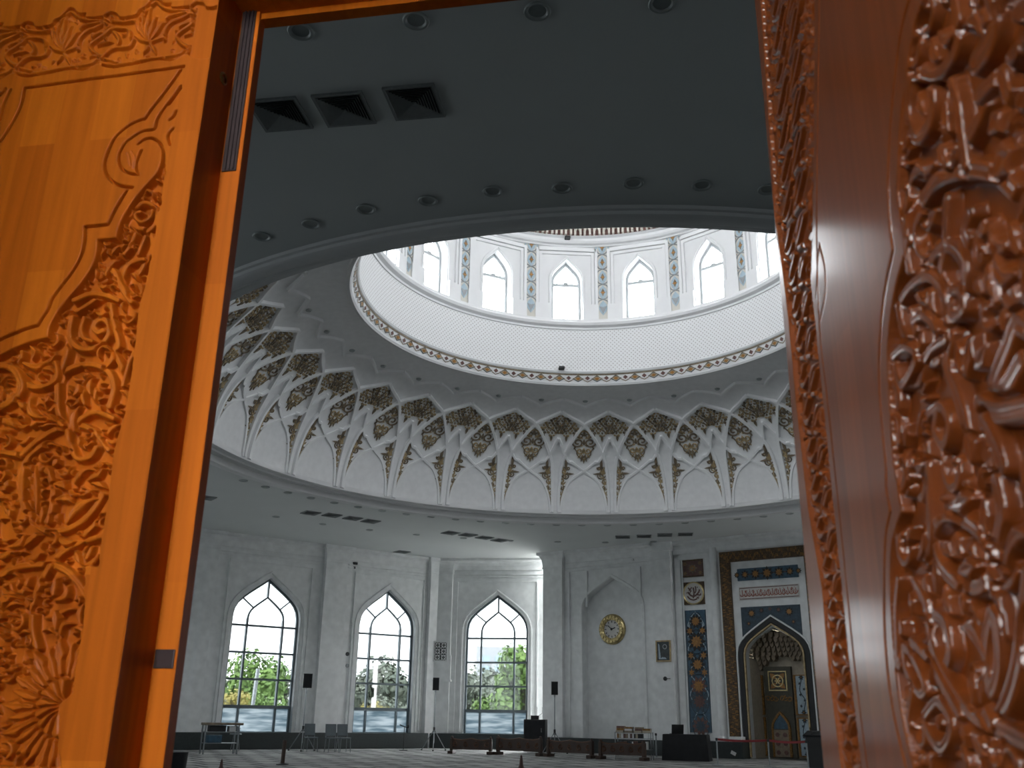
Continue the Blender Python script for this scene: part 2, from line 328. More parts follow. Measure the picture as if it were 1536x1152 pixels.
crown(mb,x0,4.45); hstrip(mb,x0,4.45,6.76,.07,.06); hstrip(mb,x0,4.45,6.64,.05,.04)
frame_line(mb,O3[0]-O3[1]-.4,O3[0]+O3[1]+.4,.62,6.5,.055,.05); mb.ribbon([(O3[0]-O3[1]-.13,.6)]+arch_pts(O3[0],O3[1]+.13,O3[3],O3[4]+.16)+[(O3[0]+O3[1]+.13,.6)],.04,0,-.04)
mb.box(x0-.98,x0+.05,-.27,-.1,2.55,3.5); hstrip(mb,x0-1,x0+.08,2.52,.08,.3)
wall_obj('wall_back',FB,mb)
# qibla wall: clock bay in front, mihrab bay set back
xe=FC.px(1005,834)[0]; xs=FC.px(849,828)[0]; XE=xe; DM=.28
na,nb=FC.px(874,926)[0],FC.px(963.5,926)[0]; NI=((na+nb)/2,(nb-na)/2,.0,zof(FC,874,915),zof(FC,919,866))
mb=MB(); wall_panel(mb,0,xe,0,ZC,[NI],.36,back=1)
mb.quad((0,0,0),(0,1.6,0),(0,1.6,ZC),(0,0,ZC)); mb.quad((xe,0,0),(xe,DM,0),(xe,DM,ZC),(xe,0,ZC))
pilaster(mb,0,xs-.08,.18); xr=FC.px(980,834)[0]; mb.box(xr,xe,-.06,0,0,ZC); mb.box(xr-.05,xe+.06,-.12,0,6.75,6.85); mb.box(xr-.12,xe+.12,-.2,0,7.05,ZC); hstrip(mb,xr-.03,xe+.03,6.3,.04,.08)
crown(mb,xs,xr); hstrip(mb,xs,xr,6.76,.07,.06); hstrip(mb,xs,xr,6.62,.05,.04)
xa,xb=FC.px(855,860)[0],FC.px(880.5,858)[0]; mb.box(xa-.06,xa,-.07,0,.55,6.55)
for x in (xb,FC.px(960,852)[0]): mb.box(x-.035,x+.035,-.07,0,NI[3]+.1,6.55)
mb.ribbon([(NI[0]-NI[1]-.06,.5)]+arch_pts(NI[0],NI[1]+.06,NI[3],NI[4]+.08)+[(NI[0]+NI[1]+.06,.5)],.06,0,-.05)
MX,MZ=FC.px(1155.5,922.4,DM-.1); MSP=FC.px(1110,985,DM-.06)[1]; MHW=MX-FC.px(1107.5,985,DM-.06)[0]
wall_panel(mb,xe,15,0,ZC,[(MX,MHW-.25,0,MSP,MZ-.38)],.3,y0=DM)
crown(mb,xe,15,-DM)
wall_obj('wall_right',FC,mb)
# the remaining sides of the hall (outside the view, windows added to brighten the hall) and the entrance wall with the door opening
def plain(name,a,b,h=ZC,m='wall'):
    mbb=MB(); d=(b-a); L=d.length; nrm=Vector((d.y,-d.x,0)).normalized()
    if (CT-a).dot(nrm)>0: nrm=-nrm
    mbb.add([a,b,b+nrm*.3,a+nrm*.3]+[p+Vector((0,0,h)) for p in (a,b,b+nrm*.3,a+nrm*.3)],[(0,1,2,3),(4,5,6,7),(0,1,5,4),(1,2,6,5),(2,3,7,6),(3,0,4,7)])
    o=mbb.build(name,M[m]); return tag(o,kind='structure')
ADDED_WINDOWS=[]
def side(name,a,b,nwin):
    L=(b-a).length; fr=Frame(a.x,a.y,math.degrees(math.atan2(b.y-a.y,b.x-a.x))); ops=[(L*(k+.5)/nwin,hwm,Z_S,Z_SP,Z_AP) for k in range(nwin)]
    mbb=MB(); wall_panel(mbb,0,L,0,ZC,ops); 
    if nwin: crown(mbb,0,L)
    o=wall_obj(name,fr,mbb)
    for q in ops: ADDED_WINDOWS.append((fr,q))
for nm,i,j,k in (('wall_west_corner',2,1,1),('wall_west',3,2,2),('wall_southwest',4,3,1),('wall_south_corner',5,4,1),('wall_southeast',7,6,1),('wall_east_corner',8,7,0),('wall_east',9,8,0),('wall_northeast',10,9,1)): side(nm,POLY[i],POLY[j],k)
# baseboards
def base(name,fr,x0,x1,d=.3,h=.55,y=0.0):
    mbb=MB(); mbb.bbox(x0,x1,y-d,y-.002,0,h,.02); o=mbb.build(name,M['plinth']); place(o,fr.o,fr.deg); tag(o,kind='structure')
base('baseboard_left',FA,-12.4,-.35,.34); base('baseboard_back',FB,.0,4.2,.34); base('baseboard_right',FC,-.1,xe+.1,.26,.5)
# windows -----------------------------------------------------------
def window(name,fr,o,yd=.26):
    xc,hw,sill,zs,za=o; root=thing(name,None,None,fr.o,fr.deg,kind='structure')
    mbb=MB(); y0,y1=yd,yd+.07; b=.045
    rim=[(xc-hw+b,sill+b)]+arch_pts(xc,hw-b,zs,za-b*1.3)+[(xc+hw-b,sill+b)]
    mbb.ribbon(rim,.06,y0,y0-.06,close=True)
    m1,m2=xc-hw*.5,xc+hw*.55
    iz=Z_T[0]+(za-Z_T[0])*.60; ih=(m2-m1)/2; ic=(m1+m2)/2
    for x in (m1,m2): mbb.box(x-.035,x+.035,y0-.05,y1,sill,Z_T[0]+.25)
    for i,z in enumerate(Z_T): mbb.box(xc-hw,xc+hw,y0-.05-.03*(i==3),y1,z-.035-.02*(i==3),z+.035+.02*(i==3))
    ia=arch_pts(ic,ih,Z_T[0]+.2,iz); mbb.ribbon(ia,.04,y0,y0-.05)
    mbb.box(ic-.03,ic+.03,y0-.05,y1,iz-.03,za)
    oa=arch_pts(xc,hw,zs,za)
    for k,q in ((4,4),(len(ia)-5,len(oa)-5)): mbb.ribbon([ia[k],oa[q]],.03,y0,y0-.05)
    mbb.build('window_frame',M['frame'],root)
    g=MB(); poly=[(xc-hw,Z_T[3])]+arch_pts(xc,hw,zs,za)+[(xc+hw,Z_T[3])]; g.prism(poly,y0+.03,y0+.045); g.build('pane',M['glass_tint'],root)
    g=MB(); g.box(xc-hw,xc+hw,y0+.03,y0+.05,sill,Z_T[3]); f_=g.build('pane_frosted',M['frost'],root); f_['label']='frosted lower pane'
    tr=MB(); tr.ribbon([(xc-hw+.01,sill)]+arch_pts(xc,hw-.01,zs,za-.01)+[(xc+hw-.01,sill)],.012,.005,yd-.005); tr.build('reveal_lining',M['frame_white'],root)
    return root
for k_,(fr_,q_) in enumerate(ADDED_WINDOWS): window('window_%d'%(30+k_),fr_,q_)  # unseen windows, added for more daylight in the hall
window('window_1',FA,O1); window('window_2',FA,O2); window('window_3',FB,O3)
# ================================================================== THE DOME
dome=thing('ceiling_dome',None,None,CT,0,kind='structure')
PROF=[(9.55,7.50),(9.52,7.8),(9.44,8.2),(9.28,8.68),(9.0,9.15),(8.66,9.52),(8.35,9.78),(7.97,10.06),(7.54,10.33),(7.2,10.49),(6.88,10.58),(6.4,10.67),(5.9,10.72)]
PR=crom(PROF,6); plen=[0]
for a,b in zip(PR,PR[1:]): plen.append(plen[-1]+math.hypot(b[0]-a[0],b[1]-a[1]))
def prof(s):
    s=min(max(s,0),plen[-1]-1e-6)
    for i in range(len(PR)-1):
        if plen[i+1]>=s:
            t=(s-plen[i])/(plen[i+1]-plen[i]); a,b=PR[i],PR[i+1]; tx,tz=b[0]-a[0],b[1]-a[1]; l=math.hypot(tx,tz)
            return a[0]+tx*t,a[1]+tz*t,-tz/l,tx/l    # r,z and the normal into the room (towards axis / down)
def s_at(r=None,z=None):
    for i in range(len(PR)-1):
        if z is not None and PR[i][1]<=z<=PR[i+1][1]: return plen[i]+(plen[i+1]-plen[i])*(z-PR[i][1])/(PR[i+1][1]-PR[i][1])
        if r is not None and PR[i][0]>=r>=PR[i+1][0]: return plen[i]+(plen[i+1]-plen[i])*(PR[i][0]-r)/(PR[i][0]-PR[i+1][0])
BAY=11.25; COL0=-3.1
def cov(u,s,d=0.0):
    """bay coordinate u (1 = one bay), arc length s, height d above the plaster -> local point"""
    r,z,nr,nz=prof(s); a=R_(COL0+BAY*u); r2=r+nr*d; z2=z-abs(nz)*d
    return Vector((r2*math.sin(a),r2*math.cos(a),z2))
mb=MB(); ns=len(PR); na_=192
for i in range(ns):
    for j in range(na_): a=2*PI*j/na_; mb.v.append((PR[i][0]*math.sin(a),PR[i][0]*math.cos(a),PR[i][1]))
for i in range(ns-1):
    for j in range(na_): j2=(j+1)%na_; mb.f.append((i*na_+j,i*na_+j2,(i+1)*na_+j2,(i+1)*na_+j)); mb.m.append(0)
mb.build('cove',M['cove'],dome,smooth=True)
# cornice ring round the opening of the flat ceiling
mb=MB(); pr=[(10.32,0),(10.30,-.04),(10.25,-.045),(10.24,-.09),(10.20,-.115),(10.05,-.12),(10.0,-.10),(9.98,-.06),(9.975,.055),(9.80,.065),(9.79,.04),(9.72,.04),(9.70,.085),(9.62,.095),(9.54,.105),(9.53,.2),(9.60,.4)]
mb.lathe([(r,ZC+z) for r,z in pr],192); o=mb.build('cornice_ring',M['white'],dome,smooth=True)
SZ={k:s_at(z=v) for k,v in dict(base=7.53,lowx=8.84,tail=9.08,med=9.54,hat=9.74,hatx=9.3,cross=10.06,apex=10.33,tip=8.95).items()}; SZ['zv']=s_at(r=7.3); SZ['zp']=s_at(r=6.9)
mb=MB(); RW=.05
def rib(pts,w=RW,h=.055):
    c=crom(pts,5); mb.ribbon(c,[w/1.7]*len(c),0,h,f=lambda x,y,z:cov(x,z,y))
# ribbon widths are in (u,s) space, so scale u by the local radius
def rib_us(pts,w=.052,h=.085):
    c=crom(pts,5); k=len(c); vs=[]
    for i,(u,s) in enumerate(c):
        r=prof(s)[0]; L=R_(BAY)*r; a=c[min(i+1,k-1)]; b=c[max(i-1,0)]; tu,ts=(a[0]-b[0])*L,a[1]-b[1]; l=math.hypot(tu,ts) or 1; nu,nss=-ts/l/L,tu/l
        for e,d in ((1,-.01),(.75,h),(-.75,h),(-1,-.01)): vs.append(cov(u+nu*w*e,s+nss*w*e,d))
    fs=[(i*4+e,i*4+e+1,i*4+4+e+1,i*4+4+e) for i in range(k-1) for e in range(3)]+[(3,2,1,0),((k-1)*4,(k-1)*4+1,(k-1)*4+2,(k-1)*4+3)]
    mb.add(vs,fs)
Z=SZ
for k in range(32):
    for sg in (1,-1):
        u=lambda x:k+sg*x
        rib_us([(u(.055),Z['base']),(u(.06),(Z['base']+Z['lowx'])/2),(u(.085),Z['tip']),(u(.14),Z['hatx']),(u(.29),(Z['hatx']+Z['cross'])/2+.03),(u(.5),Z['cross']),(u(.76),Z['cross']*.42+Z['apex']*.58),(u(1.0),Z['apex']+.04)])       # great arch
        rib_us([(u(.09),Z['base']),(u(.13),Z['base']+.55),(u(.26),Z['lowx']-.32),(u(.5),Z['lowx']),(u(.7),Z['tail'])],.042,.05)  # low arch and its tail
        rib_us([(u(0),Z['hat']),(u(.065),Z['hat']*.6+Z['hatx']*.4),(u(.14),Z['hatx'])],.045)
        rib_us([(u(.14),Z['hatx']),(u(.22),Z['hatx']-.22),(u(.285),Z['tail']+.04),(u(.30),Z['tail']-.02)],.042)
        rib_us([(u(0),Z['zp']),(u(.24),Z['zp']*.6+Z['zv']*.4),(u(.5),Z['zv'])],.045,.08)
mb.build('rib_tracery',M['rib'],dome)
# gilded ornament, one of each, then copied round the cove
def orn_mesh(name,parts):
    m_=MB()
    for kind,a in parts:
        L=lambda x,z:(x,z)
        if kind=='leaf': m_.prism(a[0],0.002,.03,a[1],f=lambda x,y,z:cov(x/ (R_(BAY)*prof(z)[0]),z,y))
        else: m_.ribbon(a[0],a[1],.002,.032,a[2],f=lambda x,y,z:cov(x/(R_(BAY)*prof(z)[0]),z,y))
    return m_
U=lambda z:R_(BAY)*prof(z)[0]
def inpoly(x,z,P):
    r=False
    for i in range(len(P)):
        (ax,ay),(bx,by)=P[i],P[i-1]
        if (ay>z)!=(by>z) and x<(bx-ax)*(z-ay)/(by-ay)+ax: r=not r
    return r
fan=[]; zb=Z['hat']+.1; zt=Z['apex']-.10; zx=Z['cross']
za=Z['apex']; FP=[(0,za-.10),(-.36,zx*.42+za*.58-.13),(-.62,zx-.02),(-.58,zx-.2),(-.50,zx-.26),(-.46,zb-.05),(-.34,zb+.06),(-.24,zb-.20),(-.12,zb+.06)]; FP=FP+[(-x,z) for x,z in FP[:0:-1]]+[]
rf=random.Random(5)
for row in range(12):
    z=zb-.10+row*.098
    for q in range(-8,9):
        x=(q+.5*(row%2))*.116
        if x<-1e-6 or not inpoly(x,z,FP): continue
        k=rf.random(); a0=rf.uniform(0,360); da=rf.uniform(0,2*PI)
        for sx in ((1,-1) if x>1e-6 else (1,)):
            if k<.55: fan.append(('rib',([(sx*(x+p[0]),z+p[1]) for p in spiral(0,0,.05,a0,1.1,.25,8,1)],.013,int(k*9)%2)))
            else: fan.append(('leaf',([(sx*p[0],p[1]) for p in almond(x-.045*math.cos(da),z-.045*math.sin(da),x+.05*math.cos(da),z+.05*math.sin(da),.027,3)],int(k*13)%2)))
for an in (-62,-38,-16,16,38,62):
    x1_,z1_=.54*math.sin(R_(an)),zb+.05+(zt-zb-.1)*math.cos(R_(an)); fan.append(('rib',(crom([(x1_*.12,zb+.08),(x1_*.5+.03,(zb+z1_)/2),(x1_*.9,z1_*.93+zb*.07)],4),.013,1)))
for sx in (-1,1): fan.append(('leaf',(almond(sx*.24,zb,sx*.25,zb-.24,.045,4),1))); fan.append(('leaf',(almond(sx*.48,zb+.05,sx*.54,zb-.16,.04,4),1)))
fan.append(('leaf',(almond(0,zb+.42,0,zb+.2,.06,4),1)))
m0=orn_mesh('fan',fan); fan_o=m0.build('fan_ornament',[M['gold'],M['bronze_orn']],dome)
med=[]; zc=Z['med']+.02
for sx in (-1,1):
    med+=[('rib',(spiral(sx*.20,zc+.12,.19,170 if sx<0 else 10,1.4,.18,22,-sx),.026,1)),('rib',(spiral(sx*.13,zc-.20,.125,20 if sx<0 else 160,1.25,.2,14,sx),.021,0)),('rib',(spiral(sx*.12,zc+.40,.10,200 if sx<0 else -20,1.1,.3,10,-sx),.018,1)),
          ('rib',(crom([(0,zc+.60),(sx*.13,zc+.50),(sx*.17,zc+.38),(sx*.05,zc+.28)],4),.02,0)),('leaf',(almond(sx*.04,zc-.36,sx*.10,zc-.60,.034,4),1)),('leaf',(almond(sx*.10,zc-.34,sx*.20,zc-.46,.028,4),0)),
          ('rib',(crom([(sx*.03,zc-.52),(sx*.13,zc-.44),(sx*.22,zc-.34),(sx*.24,zc-.22),(sx*.32,zc-.08)],4),.017,1)),('leaf',(almond(sx*.03,zc+.02,sx*.15,zc-.02,.03,4),0)),('leaf',(almond(sx*.26,zc-.02,sx*.34,zc-.14,.026,3),1)),
          ('leaf',(almond(sx*.10,zc+.26,sx*.28,zc+.40,.034,4),0)),('rib',(crom([(0,zc-.1),(sx*.06,zc-.25),(sx*.05,zc-.42),(0,zc-.58)],4),.015,0)),('leaf',(almond(sx*.36,zc+.06,sx*.40,zc+.22,.024,3),1)),('rib',(spiral(sx*.05,zc-.42,.05,90,1,.3,8,sx),.013,1))]
med+=[('leaf',(almond(0,zc+.36,0,zc+.62,.05,4),1)),('leaf',(almond(0,zc+.02,0,zc+.26,.05,4),1)),('leaf',(almond(0,zc-.48,0,zc-.66,.03,4),1)),('leaf',(almond(0,zc-.30,0,zc-.08,.04,4),0))]
m0=orn_mesh('med',[(k,tuple([[(x+U(z)*.5,z) for x,z in a[0]]]+list(a[1:]))) for k,a in med]); med_o=m0.build('medallion_ornament',[M['gold'],M['bronze_orn']],dome)
def sprig(sx):
    zb_=Z['base']+.34; zt_=Z['tip']+.22; H=zt_-zb_; c=lambda t:sx*(.155+.19*t+.05*t*t); P=[]
    P.append(('rib',(crom([(c(0),zb_),(c(.3)+sx*.03,zb_+H*.3),(c(.55)-sx*.03,zb_+H*.55),(c(.8),zb_+H*.8)],5),.015,0)))
    P.append(('leaf',(almond(c(.12),zb_+H*.14,c(-.06),zb_-.14,.035,4),1))); P.append(('leaf',(almond(c(.74),zb_+H*.72,c(.66),zb_+H*1.14,.05,4),1)))
    P.append(('leaf',(almond(c(.66),zb_+H*.68,c(.64)+sx*.30,zb_+H*.68,.04,4),1))); P.append(('leaf',(almond(c(.66),zb_+H*.7,c(.66)-sx*.10,zb_+H*.86,.03,4),0)))
    for t,r,sg in ((.22,.06,-1),(.34,.09,1),(.50,.115,-1),(.62,.115,1),(.74,.10,-1),(.82,.07,1)): P.append(('rib',(spiral(c(t)+sg*sx*.05,zb_+H*t,r,60+90*sg,1.25,.22,13,sg),.018,sg>0)))
    for t in (.15,.28,.42,.56,.66,.78): P.append(('leaf',(almond(c(t),zb_+H*t,c(t)-sx*.10,zb_+H*(t+.08),.024,3),int(t*10)%2))); P.append(('leaf',(almond(c(t),zb_+H*t,c(t)+sx*.09,zb_+H*(t+.07),.022,3),int(t*10+1)%2)))
    return orn_mesh('s',P)
spr=[sprig(sx).build('sprig_ornament',[M['gold'],M['bronze_orn']],dome) for sx in (1,-1)]
for k in range(-10,9):
    for o in [fan_o,med_o]+spr:
        if k==0: continue
        c=o.copy(); C.objects.link(c); c.parent=dome; c.rotation_euler=(0,0,R_(-BAY*k))
# drum ---------------------------------------------------------------
RD=5.72; NB=16; W0=-3.35
mb=MB(); mb.uv=[]
def ringband(m_,r0,z0,r1,z1,n=192,mi=0):
    o_=len(m_.v)
    for r,z in ((r0,z0),(r1,z1)):
        for j in range(n): a=2*PI*j/n; m_.v.append((r*math.sin(a),r*math.cos(a),z))
    for j in range(n): j2=(j+1)%n; m_.f.append((o_+j,o_+j2,o_+n+j2,o_+n+j)); m_.m.append(mi)
dw=MB(); ringband(dw,RD,11.03,RD,12.42); o=dw.build('drum_wall',M['dotted'],dome,smooth=True,fix=False)
uvl=o.data.uv_layers.new(name='UVMap'); 
for p in o.data.polygons:
    for li in p.loop_indices:
        v=o.data.vertices[o.data.loops[li].vertex_index].co; a=math.atan2(v.x,v.y); j=p.index
        a0=2*PI*j/192; da=(a-a0+PI)%(2*PI)-PI; uvl.data[li].uv=((a0+da)*RD,v.z)
bd=MB(); prb=[(6.0,10.72),(5.97,10.66),(5.90,10.65),(5.86,10.70)]; 
for (r0,z0),(r1,z1) in zip(prb,prb[1:]): ringband(bd,r0,z0,r1,z1)
ringband(bd,5.86,10.70,5.76,10.98); ringband(bd,5.76,10.98,5.73,11.0); ringband(bd,5.73,11.0,5.70,11.05); ringband(bd,5.70,11.05,5.74,11.07)
bd.build('drum_border',M['white'],dome,smooth=True)
bo=MB(); nd=64
def sl(a,t,d=.008): r=5.86-.10*t-d; z=10.70+.28*t-d*.3; return Vector((r*math.sin(R_(a)),r*math.cos(R_(a)),z))
for k in range(nd):
    a=360/nd*k; h=360/nd/2
    def dia(ac,w,t0,t1,mi,d): bo.add([sl(ac,t0,d),sl(ac+w,(t0+t1)/2,d),sl(ac,t1,d),sl(ac-w,(t0+t1)/2,d)],[(0,1,2,3)],mi)
    dia(a,1.75,.18,.82,3,.008); dia(a,1.25,.26,.74,4,.012); dia(a,.8,.34,.70,0,.016)
    dia(a+h,.75,.36,.8,1,.014)
    for sg in (1,-1):
        pts=[(a+h,.2),(a+h+sg*1.0,.35),(a+h+sg*1.9,.62),(a+h+sg*2.8,.86)]
        for p,q in zip(pts,pts[1:]): bo.add([sl(p[0],p[1]-.045,.012),sl(q[0],q[1]-.045,.012),sl(q[0],q[1]+.05,.012),sl(p[0],p[1]+.05,.012)],[(0,1,2,3)],2)
    bo.add([sl(a-h,.86),sl(a+h,.86),sl(a+h,1.0),sl(a-h,1.0)],[(0,1,2,3)],2)
bo.build('border_ornament',[M['orange'],M['redtile'],M['bronze_orn'],M['blue_dk'],M['cream']],dome)
lg=MB(); prl=[(RD,12.40),(RD-.04,12.40),(RD-.05,12.46),(RD-.16,12.5),(RD-.2,12.57),(RD-.16,12.64),(RD-.1,12.66),(RD-.1,12.72),(RD+.06,12.74),(RD+.5,12.74)]
for (r0,z0),(r1,z1) in zip(prl,prl[1:]): ringband(lg,r0,z0,r1,z1)
lg.build('drum_ledge',M['white'],dome,smooth=True)
# one bay of the window storey, copied 16 times
RB=RD; HB=RB*math.tan(R_(180/NB)); DO_=(0,.47,12.74,14.05,14.82)
bay=MB(); wall_panel(bay,-HB-.02,HB+.02,12.6,15.28,[DO_],.42)
for i,(x,zt,d) in enumerate(((.92,15.16,.10),(.82,15.05,.06))):
    for sx in (-1,1): bay.box(sx*x-.045,sx*x+.045,-d,0,13.25,zt)
    bay.box(-x,x,-d,0,zt-.09,zt)
for sx in (-1,1): bay.box(sx*.74-.24,sx*.74+.24,-.1,0,12.7,13.25)
bay.ribbon([(-.53,12.75)]+arch_pts(0,.53,14.05,14.92)+[(.53,12.75)],.04,0,-.035)
bay_o=bay.build('drum_bay',M['white'],dome)
ps=MB(); ps.box(-.235,.235,-.05,.1,12.7,15.28,0); 
def pz(poly,d,mi): ps.prism(poly,-.05,-.05-d,mi)
for i in range(5):
    z=13.15+i*.52
    pz([(x*1.0,z+zz) for x,zz in ((0,-.25),(.10,-.12),(.13,0),(.10,.12),(0,.25),(-.10,.12),(-.13,0),(-.10,-.12))],.012,1)
    if i>0:
        pz([(x,z+zz) for x,zz in ((0,-.13),(.045,-.03),(.045,.05),(0,.14),(-.045,.05),(-.045,-.03))],.02,3); pz([(x,z+zz) for x,zz in ((-.085,0),(0,.035),(.085,0),(0,-.035))],.022,4)
    else: pz([(x,z+zz) for x,zz in ((-.12,.05),(0,.02),(.12,.05),(.05,-.1),(0,-.2),(-.05,-.1))],.02,2)
    for sx in (-1,1):
        ps.ribbon(crom([(sx*.19,z+.12),(sx*.12,z+.24),(0,z+.29),(-sx*.12,z+.34),(-sx*.19,z+.46)],4),.018,-.05,-.066,2)
        pz([(sx*.20,z+.20),(sx*.15,z+.29),(sx*.20,z+.38),(sx*.225,z+.29)],.016,4); pz([(sx*.215,z-.1),(sx*.16,z),(sx*.215,z+.1)],.014,1)
ps_o=ps.build('pilaster_strip',[M['cream'],M['ltblue'],M['steel'],M['bronze_orn'],M['orange']],dome)
ps_o.data.materials[0]=mat('ivory_strip',(.60,.575,.52),.6,0,.03,6)
for k in range(NB):
    a=W0+k*360/NB; s_,c_=math.sin(R_(a)),math.cos(R_(a))
    o=bay_o if k==0 else bay_o.copy()
    if k: C.objects.link(o); o.parent=dome
    o.location=(RB*s_,RB*c_,0); o.rotation_euler=(0,0,R_(-a))
    b=a+180/NB; rr=RB/math.cos(R_(180/NB))-.03; o=ps_o if k==0 else ps_o.copy()
    if k: C.objects.link(o); o.parent=dome
    o.location=(rr*math.sin(R_(b)),rr*math.cos(R_(b)),0); o.rotation_euler=(0,0,R_(-b))
# windows of the drum
def drum_window(i,a):
    root=thing('window_%d'%i,None,None,(CT.x+RB*math.sin(R_(a)),CT.y+RB*math.cos(R_(a)),0),-a,kind='structure'); hw=.46
    f=MB(); f.ribbon([(-hw+.03,12.78)]+arch_pts(0,hw-.03,14.03,14.76)+[(hw-.03,12.78)],.055,.36,.28,close=True); f.box(-hw,hw,.29,.36,14.0,14.09); f.box(-.07,.07,.28,.32,14.08,14.13); f.build('window_frame',M['frame_white'],root)
    g=MB(); g.prism([(-hw,12.76)]+arch_pts(0,hw,14.05,14.8)+[(hw,12.76)],.34,.35); g.build('pane',M['glass'],root)
i=4
for k in range(NB): drum_window(i,W0+k*360/NB); i+=1
# head of the drum: cornice, stalactite rows, cupola
hd=MB()
hp=[(RD+.4,15.25),(RD-.02,15.25),(RD-.05,15.29),(RD-.14,15.31),(RD-.2,15.36),(RD-.22,15.44),(RD-.34,15.46),(RD-.34,15.9)]
for (r0,z0),(r1,z1) in zip(hp,hp[1:]): ringband(hd,r0,z0,r1,z1)
hd.build('drum_cornice',M['white'],dome,smooth=True)
st=MB(); 
for row,(r,z) in enumerate(((RD-.36,15.47),(RD-.54,15.79),(RD-.74,16.12),(RD-.95,16.45))):
    ringband(st,r,z,r,z+.32,128,1); ringband(st,r,z+.32,r-.24,z+.32,128,1)
    for k in range(112):
        a=360/112*(k+.5*(row%2)); w=.115; poly=[(-w,0),(-w,.2),(-w*.6,.28),(0,.33),(w*.6,.28),(w,.2),(w,0),(w*.45,0),(w*.42,.15),(0,.22),(-w*.42,.15),(-w*.45,0)]
        s_,c_=math.sin(R_(a)),math.cos(R_(a)); st.prism(poly,0,.09,0,f=lambda x,y,zz:Vector(((r-.005-y)*s_+x*c_,(r-.005-y)*c_-x*s_,z+zz)))
st.build('stalactite_rows',[M['cream'],M['redtile']],dome); st_m=mat('ivory_stalactite',(.62,.58,.52),.6,0,.05,6); bpy.data.objects['stalactite_rows'].data.materials[0]=st_m
cu=MB(); cu.lathe([(RD-1.15,16.9)]+[((RD-1.15)*math.cos(R_(t)),16.94+4.6*math.sin(R_(t))) for t in range(0,90,6)]+[(.05,21.64)],64); cu.build('cupola',M['white'],dome,smooth=True)
